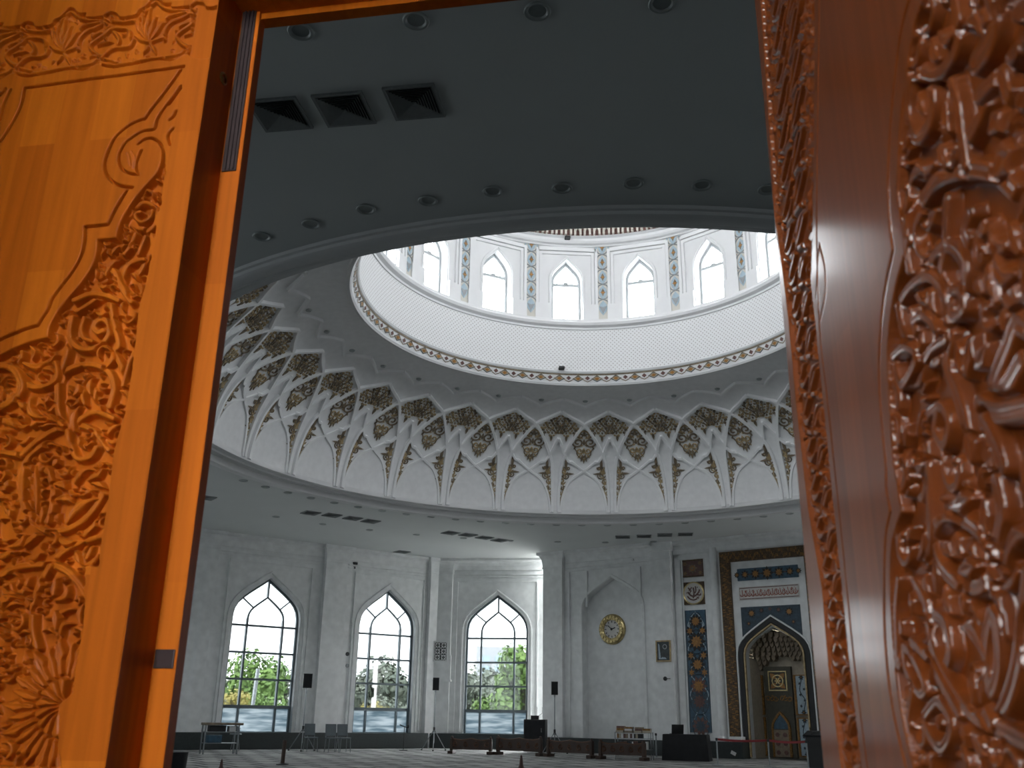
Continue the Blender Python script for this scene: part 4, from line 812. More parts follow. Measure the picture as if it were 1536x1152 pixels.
for q,v in enumerate(np.arange(1.0,2.42,.0275)):
    u,h=ms(v); RR.leaf((u,v-.010),(u+(-1)**q*h*.8,v+.012),.0055,0,.2,.0015); RR.bud((u-(-1)**q*h*.5,v),.0045)
RR.fill(500,.008,15,.5)
RR.groove(crom(rp((k0,[(1229,-60),(1229,0),(1227,150),(1225,330),(1226,400),(1230,500),(1241,600),(1258,760),(1270,880),(1282,1000),(1301,1152)])),5),.0016,.006)
RR.groove(crom(rp((k0,[(1229,366),(1237,400),(1238,440),(1231,478)])),6),.0018,.006); RR.groove(crom(rp((k0,[(1229,366),(1226,400),(1224,446)])),6),.0014,.005)
RR.H=blur(RR.H,1)
RR.mesh('carved_panel',M['wood_shaded'],L2)
mb=MB(); mb.box(0,1.03,.0305,.075,0,DH); mb.box(0,.86,0,.0305,0,1.0); mb.box(0,.86,0,.0305,2.42,DH); mb.box(.86,1.03,0,.0305,0,DH); mb.build('leaf_core',M['wood_shaded'],L2)
mb=MB(); mb.box(-.0008,.0002,.0,.075,0,DH); mb.build('leaf_edge',M['wood_shaded'],L2)
# ================================================================== CEILING FITTINGS
def wv(p): return Vector((p[0],p[1],0))
dl=thing('downlight','','downlight',(0,0,ZC))
mb=MB(); mb.lathe([(.085,0.001),(.125,.001),(.13,-.012),(.12,-.022),(.10,-.02),(.085,-.004)],20); mb.build('trim_ring',M['lamp'],dl,smooth=True)
mb=MB(); mb.lathe([(.001,-.003),(.086,-.003)],16); mb.build('lens',M['lampglass'],dl)
first=[True]
def downlight(x,y,label,group,z=ZC):
    if first[0]: first[0]=False; o=dl; o.location=(x,y,z); o['label']=label; o['group']=group
    else: o=dup(dl,(x,y,z),0,label,group)
    return o
near=[(393,354),(467,335),(549,313),(642,300),(739,286),(843,281),(950,274),(1053,277),(1152,283)]
nm=['first','second','third','fourth','fifth','sixth','seventh','eighth','ninth']
for i,(x,y) in enumerate(near):
    p=floor_at(x,y,ZC); downlight(p.x,p.y,'round recessed downlight on the dark near ceiling, %s from the left in the curved row'%nm[i],'downlights in the curved row of the near ceiling')
for i,(x,y) in enumerate([(451,46),(624,30),(806,16),(993,4)]):
    p=floor_at(x,y,ZC); downlight(p.x,p.y,'round downlight near the door header at the top, %s from the left'%nm[i],'downlights by the door header')
for a in np.arange(-62,42,4.6):
    downlight(CT.x+10.8*math.sin(R_(a)),CT.y+10.8*math.cos(R_(a)),'small round downlight on the far ceiling close under the dome cornice','downlights round the far side of the dome')
for a in np.arange(-44,30,7.2):
    downlight(CT.x+14.1*math.sin(R_(a)),CT.y+14.1*math.cos(R_(a)),'small round downlight on the far ceiling nearer the window walls','outer downlights on the far ceiling')
# spots on the flat crown of the cove, one per bay
sp=thing('cove_spotlight','','spotlight',(0,0,0)); mb=MB(); mb.lathe([(.001,-.03),(.06,-.03),(.075,-.012),(.085,.01)],14); mb.build('housing',M['lamp'],sp,smooth=True)
for k in range(-8,6):
    a=R_(COL0+BAY*(k+.5)); o=(CT.x+7.03*math.sin(a),CT.y+7.03*math.cos(a),10.535); lb='small round spotlight on the grey crown of the cove below the drum'; gp='spotlights round the crown of the cove'
    if k==-8: sp.location=o; tag(sp,lb,None,gp)
    else: dup(sp,o,0,lb,gp)
# air diffusers
def vent(name,label,group,p,sz,rz):
    t=thing('ceiling_vent',label,'air vent',(p.x,p.y,ZC),rz,group); h=sz/2
    f=MB()
    for a,b,c_,d in ((-h-.03,h+.03,-h-.03,-h),(-h-.03,h+.03,h,h+.03),(-h-.03,-h,-h,h),(h,h+.03,-h,h)): f.box(a,b,c_,d,-.03,.0005)
    f.build('frame',M['vent'],t)
    l=MB(); n=9
    for i in range(n):
        o_=h*(1-i/n)-.002; q=h*(1-(i+.85)/n)
        z0=-.034; z1=-.008
        P=[(-o_,-o_,z0),(o_,-o_,z0),(o_,o_,z0),(-o_,o_,z0)]; Q=[(-q,-q,z1),(q,-q,z1),(q,q,z1),(-q,q,z1)]
        l.add(P+Q,[(j,(j+1)%4,4+(j+1)%4,4+j) for j in range(4)])
    l.build('louvre',M['vent'],t); b=MB(); b.quad((-h,-h,-.0008),(h,-h,-.0008),(h,h,-.0008),(-h,h,-.0008)); b.build('duct_back',M['ventdark'],t); return t
for i,(P,w_) in enumerate((([(386,152),(436,146),(460,188),(400,193)],'leftmost, half hidden by the door edge'),([(472,142),(538,137),(563,182),(493,187)],'middle'),([(578,133),(648,126),(666,170),(594,176)],'rightmost'))):
    c_=sum((floor_at(x,y,ZC) for x,y in P),Vector())/4; vent('v','square louvred vent of the near ceiling trio, %s'%w_,'large vents on the near ceiling',c_,.5,-9)
od=['leftmost','second from the left','third from the left','rightmost']
for grp,pts,rz,lab in (('vents on the far ceiling above the first window',[(466,769),(498,772.5),(529,777),(556,781.5)],36,'square vent of the left far-ceiling row, %s'),('vents on the far ceiling above the third window',[(676,799),(702,802),(727,806),(750,810)],36,'square vent of the middle far-ceiling row, %s'),('vents on the far ceiling above the wall clock',[(934,805),(966,804),(997,802),(1028,801)],-8,'square vent of the right far-ceiling row above the clock bay, %s')):
    for i,(x,y) in enumerate(pts): vent('v',lab%od[i],grp,floor_at(x,y,ZC),.46,rz)
for x,y,lb in ((603,827.5,'lone vent on the far ceiling close to the wall between second and third window'),(309,746,'lone vent on the far ceiling beside the left door edge')): vent('v',lb,None,floor_at(x,y,ZC),.46,36)
# ================================================================== THINGS ON THE WALLS
def onwall(name,label,cat,fr,px,py,depth=0.0,group=None):
    x,z=fr.px(px,py,depth); p=fr.w(x,z,depth); return thing(name,label,cat,p,fr.deg,group)
def disc(mb,r,y,n=28,mi=0,r0=0.0,cx=0,cz=0,y1=None):
    y1=y if y1 is None else y1
    P=[(cx+r*math.cos(2*PI*i/n),y,cz+r*math.sin(2*PI*i/n)) for i in range(n)]
    if r0==0: mb.add(P,[tuple(range(n))],mi)
    else: mb.add(P+[(cx+r0*math.cos(2*PI*i/n),y1,cz+r0*math.sin(2*PI*i/n)) for i in range(n)],[(i,(i+1)%n,n+(i+1)%n,n+i) for i in range(n)],mi)
# ornate clock in the blind arch
t=onwall('wall_clock','round golden wall clock with white dial in the blind arch','clock',FC,919,944,.36); rc=.56
mb=MB(); mb.lathe([(.32,-.02),(.34,-.10),(.40,-.13),(.47,-.12),(.53,-.09),(.56,-.05),(.56,0)],40); mb.v=[(x,z,y) for x,y,z in mb.v]
for k in range(20):
    a=2*PI*k/20; mb.prism([(.45*math.cos(a)+.055*math.cos(b),.45*math.sin(a)+.055*math.sin(b)) for b in np.linspace(0,2*PI,9)[:-1]],-.12,-.16)
    a+=PI/20; mb.prism([(.37*math.cos(a)+.03*math.cos(b),.37*math.sin(a)+.03*math.sin(b)) for b in np.linspace(0,2*PI,7)[:-1]],-.10,-.15)
mb.build('gilded_rim',M['gold_bright'],t)
mb=MB(); disc(mb,.335,-.06,36); mb.build('dial',M['whiteink'],t)
mb=MB()
for k in range(12):
    a=PI/6*k; mb.box(-.014,.014,-.07,-.061,.24,.31,0,Matrix.Rotation(a,4,'Y'))
mb.build('hour_marks',M['black'],t)
mb=MB(); mb.box(-.02,.02,-.08,-.072,-.03,.16,0,Matrix.Rotation(R_(70),4,'Y')); mb.box(-.014,.014,-.09,-.082,-.04,.22,0,Matrix.Rotation(R_(-50),4,'Y')); disc(mb,.05,-.095); mb.build('hands',M['black'],t)
# framed picture
a=FC.px(984,961,-.06); b=FC.px(1007.5,992.5,-.06); W_,H_=b[0]-a[0],a[1]-b[1]
t=thing('framed_picture','dark framed picture hung on the pilaster right of the clock','picture',FC.w((a[0]+b[0])/2,(a[1]+b[1])/2,-.06),FC.deg)
mb=MB(); w=.05; 
for x0,x1,z0,z1 in ((-W_/2,W_/2,H_/2-w,H_/2),(-W_/2,W_/2,-H_/2,-H_/2+w),(-W_/2,-W_/2+w,-H_/2+w,H_/2-w),(W_/2-w,W_/2,-H_/2+w,H_/2-w)): mb.bbox(x0,x1,-.06,-.005,z0,z1,.01)
mb.build('frame',M['gold'],t)
mb=MB(); mb.box(-W_/2+w,W_/2-w,-.03,-.005,-H_/2+w,H_/2-w); mb.build('canvas',M['photo'],t)
mb=MB(); mb.prism([(-W_*.33,-H_*.38),(-W_*.18,-H_*.38),(-W_*.26,H_*.3),(-W_*.34,H_*.36)],-.035,-.03,0); mb.prism([(-W_*.2,-H_*.38),(W_*.2,-H_*.38),(W_*.12,-H_*.3),(-W_*.1,-H_*.28)],-.036,-.03); disc(mb,.09,-.034,14,1,.06,.06,H_*.2); mb.build('picture_motif',[M['ltblue'],M['steel']],t)
# pierced grilles on the pilasters
def grille(fr,px,py,depth,label):
    t=onwall('pierced_grille',label,'grille',fr,px,py,depth); w,h=.30,.40
    mb=MB(); 
    for x0,x1,z0,z1 in ((-w,w,h-.05,h),(-w,w,-h,-h+.05),(-w,-w+.05,-h,h),(w-.05,w,-h,h)): mb.box(x0,x1,-.04,-.001,z0,z1)
    mb.build('frame',M['wall'],t)
    b=MB(); b.box(-w+.05,w-.05,-.008,-.001,-h+.05,h-.05); b.build('backing',M['ventdark'],t)
    l=MB()
    for iz in range(3):
        for ix in range(2):
            cx,cz=-.125+ix*.25,-.235+iz*.235
            l.tube([(cx+.085*math.cos(q),-.02,cz+.085*math.sin(q)) for q in np.linspace(0,2*PI,13)[:-1]],.016,5,close=True)
            for q in range(4): a=PI/4+q*PI/2; l.tube([(cx+.03*math.cos(a),-.02,cz+.03*math.sin(a)),(cx+.15*math.cos(a),-.02,cz+.15*math.sin(a))],.014,5)
    l.build('lattice',M['wall'],t)
grille(FB,661,977,-.275,'pale pierced lattice grille on the corner pilaster between second and third window')
def small(name,label,cat,fr,px,py,depth,kind):
    t=onwall(name,label,cat,fr,px,py,depth); mb=MB()
    if kind=='cam': mb.bbox(-.09,.09,-.10,-.001,-.05,.05,.02); mb.lathe([(.045,-.12),(.05,-.2),(.001,-.2)],12)
    elif kind=='dot': disc(mb,.07,-.03,14,0); disc(mb,.07,-.03,14,0,.075,0,0,-.001)
    else: disc(mb,.05,-.05,14); disc(mb,.05,-.05,14,0,.06,0,0,-.001)
    mb.build('housing',M['black'] if kind!='white' else M['paper'],t); return t
small('wall_camera','small black camera on the frieze right of the first window','camera',FA,532,845.5,0,'cam'); small('wall_sensor','small dark round sensor on the wall left of the second window, upper one','sensor',FA,521,981,0,'dot')
small('wall_switch','small grey fitting below the sensor left of the second window','switch',FA,521,998.5,0,'dot').children[0].data.materials[0]=M['steel']
small('wall_lamp','tiny white lamp on the frieze above the clock','lamp',FC,949,840,-.02,'white'); 
t=small('wall_hook','small dark hook fitting on the wall below the framed picture','hook',FC,998,1018,-.06,'dot'); mb=MB(); mb.tube([(-.05,-.05,0),(.22,-.05,.0)],.012); mb.build('arm',M['black'],t)
# black spotlights in the drum
def drumspot(px,py,R,label):
    d=ray(px,py); a_=d.x*d.x+d.y*d.y; b_=-(d.x*CT.x+d.y*CT.y); c_=CT.x**2+CT.y**2-R*R; tt=(-b_+math.sqrt(b_*b_-a_*c_))/a_; p=EYEP+d*tt
    t=thing('drum_spotlight',label,'spotlight',p,-math.degrees(math.atan2(p.x-CT.x,p.y-CT.y))); mb=MB(); mb.bbox(-.09,.09,-.14,.03,-.045,.045,.03); mb.build('housing',M['black'],t)
drumspot(842,553,5.70,'small black spotlight on the dotted drum just above the ornamented border'); drumspot(851,358,5.48,'small black spotlight on the drum cornice above the middle window')
# ================================================================== MIHRAB BAY
def Cq(px,py,y=DM): return FC.px(px,py,y)
def mthing(name,label,cat,x,z,y): t=thing(name,label,cat,FC.w(x,z,y),FC.deg); return t
def rect_of(tl,br,y): a=FC.px(*tl,y); b=FC.px(*br,y); return (a[0]+b[0])/2,(a[1]+b[1])/2,(b[0]-a[0])/2,(a[1]-b[1])/2
# white marble surround of the mosaics (three fields) - part of the bay
def flower(mb,cx,cz,r,mi0,mi1,mi2,y,n=8):
    for k in range(n): a=2*PI*k/n; mb.prism(almond(cx+.15*r*math.cos(a),cz+.15*r*math.sin(a),cx+r*math.cos(a),cz+r*math.sin(a),r*.26,4),y,y-.012,mi0)
    for k in range(n): a=2*PI*(k+.5)/n; mb.prism(almond(cx+.1*r*math.cos(a),cz+.1*r*math.sin(a),cx+.62*r*math.cos(a),cz+.62*r*math.sin(a),r*.16,4),y-.012,y-.02,mi1)
    mb.prism([(cx+r*.26*math.cos(a),cz+r*.26*math.sin(a)) for a in np.linspace(0,2*PI,11)[:-1]],y-.02,y-.03,mi2)
def border(mb,hw,hh,w,y0,y1,mi=0):
    for x0,x1,z0,z1 in ((-hw,hw,hh-w,hh),(-hw,hw,-hh,-hh+w),(-hw,-hw+w,-hh+w,hh-w),(hw-w,hw,-hh+w,hh-w)): mb.box(x0,x1,y1,y0,z0,z1,mi)
cx,cz,hw,hh=rect_of((1023.5,842),(1054,863),DM-.05)
t=mthing('mosaic_panel','small rose-brown floral tile square at the top left of the prayer niche','mosaic',cx,cz,DM); hw=max(hw,.42)
mb=MB(); border(mb,hw+.03,hh+.03,.05,-.001,-.06); mb.build('border',M['darkmosaic'],t); mb=MB(); mb.box(-hw+.02,hw-.02,-.04,-.001,-hh+.02,hh-.02,0); flower(mb,0,0,.2,1,2,1,-.04); 
for sx in (-1,1):
    for sz in (-1,1): flower(mb,sx*(hw-.12),sz*(hh-.11),.1,1,2,1,-.04,6)
mb.build('tile_field',[M['redtile'],M['bronze_orn'],M['orange']],t)
cx,cz,hw2,hh=rect_of((1025,874),(1056,906),DM-.05)
t=mthing('calligraphy_roundel','white calligraphy roundel on a dark square below the floral tile','roundel',cx,cz,DM)
mb=MB(); mb.box(-hw,hw,-.05,-.001,-hh,hh); mb.build('dark_square',M['darkmosaic'],t)
mb=MB(); mb.lathe([(.36,.05),(.36,.062),(.385,.07),(.41,.062),(.41,.05)],36); mb.v=[(x,-z,y) for x,y,z in mb.v]; mb.build('gilt_ring',M['gold_bright'],t); mb=MB(); disc(mb,.37,-.06,32); mb.build('ivory_disc',M['whiteink'],t)
mb=MB()
for P,w in (([(-.22,.05),(-.1,-.08),(.05,-.1),(.2,.02),(.24,.12)],.03),([(-.02,-.18),(.02,0),(.0,.2)],.028),([(.08,.24),(.1,.1),(.06,.0)],.024),([(-.2,.2),(-.12,.14),(-.06,.22)],.022),([(.1,-.05),(.25,-.08),(.28,-.02)],.025),([(-.24,-.1),(-.14,-.2),(.0,-.24),(.14,-.2)],.026),([(-.14,.0),(-.12,.1),(-.18,.12)],.02),([(.12,-.14),(.2,-.2)],.022)): mb.ribbon(crom(P,5),w,-.06,-.07,0)
for x,z in ((.16,.2),(-.08,.08),(.2,-.14),(-.26,.02)): mb.prism([(x+.022*math.cos(a),z+.022*math.sin(a)) for a in np.linspace(0,2*PI,7)[:-1]],-.06,-.07,0)
mb.build('calligraphy',M['redtile'],t)
a=Cq(1026.4,916,DM-.05); b=Cq(1034.5,1098.5,DM-.05); cx=(FC.px(1026.4,916,DM)[0]+FC.px(1057,914,DM)[0])/2+.05; z0,z1=b[1],a[1]
t=mthing('mosaic_panel','tall narrow blue mosaic panel with amber flowers left of the prayer niche','mosaic',cx,(z0+z1)/2,DM); hh=(z1-z0)/2
mb=MB(); mb.box(-hw,hw,-.05,-.001,-hh,hh,0)
for x in (-1,1): mb.box(x*(hw-.03)-.025,x*(hw-.03)+.025,-.056,-.05,-hh,hh,1)
pt=lambda f:hh-f*2*hh
mb.ribbon([(-hw*.75,pt(.28)),(-hw*.72,pt(.12)),(-hw*.45,pt(.06)),(0,pt(.015)),(hw*.45,pt(.06)),(hw*.72,pt(.12)),(hw*.75,pt(.28))],.02,-.05,-.06,4)
for f,r,m0_,m1_ in ((.095,.27,2,3),(.175,.2,2,3),(.265,.36,2,3),(.38,.20,2,3),(.455,.31,2,3),(.52,.2,1,3),(.63,.34,5,3),(.755,.38,1,5),(.95,.34,5,1)): 
    if r<=.2:
        for sx in (-1,1): flower(mb,sx*.24,pt(f),r,m0_,m1_,m1_,-.05,6)
    else: flower(mb,0,pt(f),r,m0_,m1_,m1_,-.05,10); mb.tube([(r*.9*math.cos(q),-.055,pt(f)+r*1.15*math.sin(q)) for q in np.linspace(0,2*PI,19)[:-1]],.014,5,1,True)
for sx in (-1,1):
    mb.ribbon(crom([(0,pt(.05)),(sx*.26,pt(.13)),(sx*.1,pt(.22)),(sx*.34,pt(.33)),(sx*.1,pt(.42)),(sx*.33,pt(.52)),(sx*.12,pt(.6)),(sx*.34,pt(.7)),(sx*.1,pt(.82)),(sx*.3,pt(.92))],6),.018,-.05,-.06,4)
mb.build('mosaic_field',[M['blue'],M['blue_dk'],M['black'],M['orange'],M['ltblue'],M['redtile']],t)
# raised marble frame round the three fields + slim half column
t_=thing('marble_surround','pale marble frame around the three stacked mosaics','frame',FC.w(cx,0,DM),FC.deg)
ztop=zof(FC,1037,830,DM-.1); mb=MB(); ow=hw+.30
for sx in (-1,1): mb.bbox(sx*(ow-.12)-.12,sx*(ow-.12)+.12,-.11,-.001,.5,ztop,.03); mb.bbox(sx*(ow-.28)-.03,sx*(ow-.28)+.03,-.07,-.001,.6,ztop-.2,.015)
mb.bbox(-ow,ow,-.11,-.001,ztop-.22,ztop,.03); mb.build('frame',M['wall'],t_)
colx=FC.px(1072,900,DM-.1)[0]; ztc=zof(FC,1072,822,DM)
t_=thing('half_column','slim grey marble half column between mosaics and gold frame','column',FC.w(colx,0,DM),FC.deg); mb=MB(); mb.lathe([(.16,.5),(.16,ztc)],18,a0=180,a1=360); mb.build('shaft',M['wall'],t_,smooth=True)
mb=MB(); mb.lathe([(.2,.5),(.2,.62),(.17,.68)],18,a0=180,a1=360); mb.build('foot',M['wall'],t_)
# the niche itself: one thing with many parts
gl,gt=FC.px(1078.5,835,DM-.12); ax,az=FC.px(1155.5,922.4,DM-.1); gr=2*ax-gl; nw=thing('prayer_niche','tall prayer niche with gold mosaic frame, blue tiles and pointed arch','mihrab',FC.w(ax,0,DM),FC.deg)
HW=(gr-gl)/2; gt=zof(FC,1079,828.5,DM-.12); BWD=FC.px(1095.5,870,DM-.12)[0]-FC.px(1079.5,870,DM-.12)[0]; zb_=.62
fz=lambda px,py,y=-.06: FC.px(px,py,DM+y)[1]; fx=lambda px,py,y=-.06: FC.px(px,py,DM+y)[0]-ax
mb=MB(); mb.bbox(-HW,-HW+BWD,-.14,-.001,zb_,gt,.02); mb.bbox(HW-BWD,HW,-.14,-.001,zb_,gt,.02); mb.bbox(-HW+BWD,HW-BWD,-.14,-.001,gt-BWD*.95,gt,.02); r_=random.Random(4)
for i in range(150):
    z=zb_+.1+(gt-zb_-.2)*i/150; 
    for sx in (-1,1): x=sx*(HW-BWD/2)+r_.uniform(-1,1)*(BWD*.36); mb.box(x-.05,x+.05,-.148,-.14,z-.012,z+.018,1)
for i in range(60): x=-HW+.1+(2*HW-.2)*i/60; z=gt-BWD*.48+r_.uniform(-1,1)*BWD*.33; mb.box(x-.018,x+.018,-.148,-.14,z-.05,z+.05,1)
mb.build('gold_frame',[M['darkmosaic'],M['goldmosaic']],nw)
IW=HW-BWD; asp=fz(1110,985); aap=az; ahw=-fx(1107.5,985); 
mb=MB(); wall_panel(mb,-IW,IW,.0,gt-BWD*.95,[(0,ahw,.0,asp,aap-.14)],.25,y0=-.07); mb.build('marble_field',M['wall'],nw)
def rp_(tl,br,y=-.08): a=FC.px(*tl,DM+y); b=FC.px(*br,DM+y); return (a[0]-ax,b[0]-ax,b[1],a[1])
x0=fx(1106.5,862); zt,zb2=fz(1150,850.5),fz(1150,869); mb=MB(); mb.box(x0,-x0,-.10,-.07,zb2,zt,0)
for k,(q,r) in enumerate(((0,.24),(.42,.2),(-.42,.2),(.8,.16),(-.8,.16),(1.1,.11),(-1.1,.11))): flower(mb,q,(zt+zb2)/2,r,1,2,2,-.10,8)
mb.ribbon([(x0*.85,(zt+zb2)/2),(-x0*.85,(zt+zb2)/2)],.02,-.1,-.11,3); mb.build('blue_panel',[M['blue'],M['black'],M['orange'],M['redtile']],nw)
zt,zb2=fz(1152,878.5),fz(1152,898.5); mb=MB(); mb.box(x0+.02,-x0-.02,-.10,-.07,zb2,zt,0); border_=[(x0+.05,zt-.04),(-x0-.05,zt-.04),(-x0-.05,zb2+.04),(x0+.05,zb2+.04)]; mb.ribbon(border_,.015,-.10,-.108,1,close=True); mb.build('inscription_panel',[M['whiteink'],M['redtile']],nw)
mb=MB(); r_=random.Random(9); n=15; zc=(zt+zb2)/2; hh_=(zt-zb2)/2-.07
for k in range(n):
    x=x0+.14+(-2*x0-.28)*k/(n-1)
    mb.ribbon(crom([(x,zc+hh_*r_.uniform(.5,1)),(x+.01,zc),(x-.02,zc-hh_*r_.uniform(.3,.9))],4),.013,-.10,-.11)
    mb.ribbon(crom([(x-.09,zc-hh_*.2),(x-.03,zc-hh_*.65),(x+.05,zc-hh_*.4),(x+.08,zc+hh_*r_.uniform(-.1,.4))],4),.015,-.10,-.11)
    if k%2: mb.ribbon(spiral(x,zc+hh_*.35,.05,r_.uniform(0,360),.9,.4,9),.011,-.10,-.11)
    for q in range(2): xx,zz=x+r_.uniform(-.07,.07),zc+hh_*r_.uniform(-.9,.9); mb.prism([(xx+.013*math.cos(a),zz+.013*math.sin(a)) for a in np.linspace(0,2*PI,6)[:-1]],-.10,-.11)
mb.build('inscription',M['red'],nw)
# spandrels, arch bands
zt=fz(1154,909); x0=fx(1111.5,911); mb=MB(); ar=arch_pts(0,ahw+.02,asp,aap+.02); q=[p for p in ar if p[0]<=1e-6 and p[0]>=x0]; zl=ar[min(range(len(ar)),key=lambda i:abs(ar[i][0]-x0) if ar[i][0]<0 else 9)][1]
for sx in (-1,1):
    P=[(x0,zt),(0,zt)]+[p for p in q[::-1]]+[(x0,float(np.interp(x0,[p[0] for p in ar[1:9]],[p[1] for p in ar[1:9]])))]; 
    mb.prism([(sx*a,b) for a,b in P],-.07,-.095,0); flower(mb,sx*.66,zt-.22,.16,2,1,1,-.095,9); flower(mb,sx*.30,zt-.14,.1,2,3,3,-.095,7); flower(mb,sx*.78,zt-.56,.09,2,3,1,-.095,7)
flower(mb,0,zt-.10,.07,3,2,3,-.095,6); mb.build('spandrel',[M['blue_dk'],M['orange'],M['black'],M['redtile']],nw)
def band(h,za,w,y0,y1,name,m): mb=MB(); P=[(-h,.05)]+arch_pts(0,h,asp,za)+[(h,.05)]; mb.ribbon(P,w,y0,y1); mb.build(name,m,nw)
band(ahw+.03,aap-.02,.035,-.07,-.12,'white_arch_rim',M['wall']); band(ahw-.10,aap-.15,.11,-.06,-.10,'black_arch_band',M['black']); band(ahw-.235,aap-.30,.035,-.05,-.12,'gold_arch_rim',M['gold'])
nhw=ahw-.22; nap=aap-.32; dep=1.15
mb=MB(); P=[(-nhw,0)]+arch_pts(0,nhw,asp,nap)+[(nhw,0)]
for (xa,za),(xb,zb) in zip(P,P[1:]): mb.quad((xa,-.05,za),(xb,-.05,zb),(xb*.9,dep,zb-.05),(xa*.9,dep,za))
mb.add([(x*.9,dep,max(z-.05,0)) for x,z in P],[tuple(range(len(P)))]); mb.build('niche_shell',M['cream'],nw)
mb=MB(); bw=nhw+.6; mb.box(-bw,bw,dep+.12,dep+.3,0,nap+1.2); mb.box(-bw,-bw+.15,.32,dep+.12,0,nap+1.2); mb.box(bw-.15,bw,.32,dep+.12,0,nap+1.2); mb.box(-bw+.15,bw-.15,.32,dep+.12,nap+.9,nap+1.2); mb.build('niche_light_seal',M['cream'],nw)  # unseen box added to keep sky light out of the niche
mb=MB(); zs0=fz(1155,995); 
for row in range(9):
    z=nap-.25-row*.145; half=[x for x in np.linspace(0,nhw,60)]; 
    wmax=max([abs(x) for x,zz in arch_pts(0,nhw,asp,nap) if zz>=z] or [nhw]); wmax=float(np.interp(z,[p[1] for p in arch_pts(0,nhw,asp,nap)[:9]],[abs(p[0]) for p in arch_pts(0,nhw,asp,nap)[:9]])); n=max(2,int(wmax*2/.17)); d0=.12+.10*row
    inner=max(0,(row-4)*.27)*wmax
    for k in range(n+1):
        x=-wmax+2*wmax*k/n
        if row>4 and abs(x)<inner: continue
        w=wmax/n*.8; yy=d0+.25*(1-(x/wmax)**2)
        mb.prism([(x-w,z),(x-w*.9,z-.09),(x,z-.17),(x+w*.9,z-.09),(x+w,z),(x+w,z+.05),(x-w,z+.05)],yy,yy+.3,(row+k)%2)
mb.build('stalactites',[M['tan'],M['bronze_orn']],nw)
# back of the niche: dark centre panel and four pale tile panels framed in amber
yb=dep-.06; gx=lambda px,py:FC.px(px,py,DM+yb)[0]-ax; gz=lambda px,py:FC.px(px,py,DM+yb)[1]
cxp=(gx(1150,1060)+gx(1191.6,1060))/2; chw=(gx(1191.6,1060)-gx(1150,1060))/2; ct=gz(1170,1000); cxo=cxp
mb=MB(); mb.box(cxo-chw,cxo+chw,yb-.08,yb+.05,.02,ct); mb.build('centre_panel',M['olive'],nw)
mb=MB(); zc=gz(1172,1021.5); r=.31; P=[(cxo-r,zc-r),(cxo+r,zc-r),(cxo+r,zc+r),(cxo-r,zc+r)]; mb.ribbon(P,.03,yb-.08,yb-.11,0,close=True)
for k in range(4): a=PI/4+k*PI/2; mb.prism(almond(cxo+.1*math.cos(a),zc+.1*math.sin(a),cxo+.36*math.cos(a),zc+.36*math.sin(a),.10,4),yb-.08,yb-.10,1)
mb.ribbon([(cxo+.19*math.cos(a),zc+.19*math.sin(a)) for a in np.linspace(0,2*PI,17)[:-1]],.022,yb-.08,yb-.11,0,close=True); flower(mb,cxo,zc,.12,0,1,0,yb-.08,6); mb.build('gold_square',[M['gold_bright'],M['orange']],nw)
mb=MB(); zc=gz(1172,1048)
for sx in (-1,1):
    for q in range(3): mb.ribbon(spiral(cxo+sx*(.12+.13*q),zc,.1,90*q,1.1,.3,10,sx),.02,yb-.08,yb-.10)
mb.build('gilt_scrolls',M['goldmosaic'],nw)
dz=gz(1180,1093.6); dw_=chw*.60; mb=MB(); mb.ribbon([(cxo-dw_,.05)]+arch_pts(cxo,dw_,dz,gz(1178,1069))+[(cxo+dw_,.05)],.05,yb-.08,yb-.13,0); mb.prism([(cxo-dw_,dz)]+arch_pts(cxo,dw_,dz,gz(1178,1072))+[(cxo+dw_,dz)],yb-.08,yb-.10,1)
mb.box(cxo-dw_+.03,cxo+dw_-.03,yb-.12,yb-.08,.05,dz-.03,2)
for sx in (-1,1):
    for q in (.2,.5,.8): mb.prism([(cxo+sx*dw_*.45+.075*math.cos(a),dz*q+.075*math.sin(a)) for a in np.linspace(0,2*PI,9)[:-1]],yb-.12,yb-.135,3)
mb.build('little_door',[M['goldmosaic'],M['blue'],M['tan'],M['redtile']],nw)
for sx in (-1,1):
    for top,bot in ((1015,1070),(1078,1133)):
        za,zb=gz(1141,top),max(gz(1141,bot),.12); x=cxo+sx*(chw+.33); mb=MB(); mb.box(x-.21,x+.21,yb-.05,yb+.05,zb,za,0)
        P=[(x-.24,zb-.03),(x+.24,zb-.03),(x+.24,za+.03),(x-.24,za+.03)]; mb.ribbon(P,.05,yb-.04,yb-.08,1,close=True)
        flower(mb,x,za-.04,.1,2,3,1,yb-.05,6); flower(mb,x,zb+.04,.1,2,3,1,yb-.05,6)
        for q in range(5): flower(mb,x+(.07 if q%2 else -.07),zb+(za-zb)*(.2+.15*q),.055,2,3,2,yb-.05,5)
        mb.ribbon(crom([(x,zb+.1),(x+.08,zb+(za-zb)*.35),(x-.08,zb+(za-zb)*.6),(x,za-.1)],5),.015,yb-.05,yb-.06,2); mb.build('tile_panel',[M['ltblue'],M['goldmosaic'],M['blue_dk'],M['black']],nw)
mb=MB(); x=cxo-chw-.72; mb.box(x-.16,x+.12,yb-.5,yb-.02,0,gz(1135,1050)); mb.build('inner_jamb',M['blue_dk'],nw)
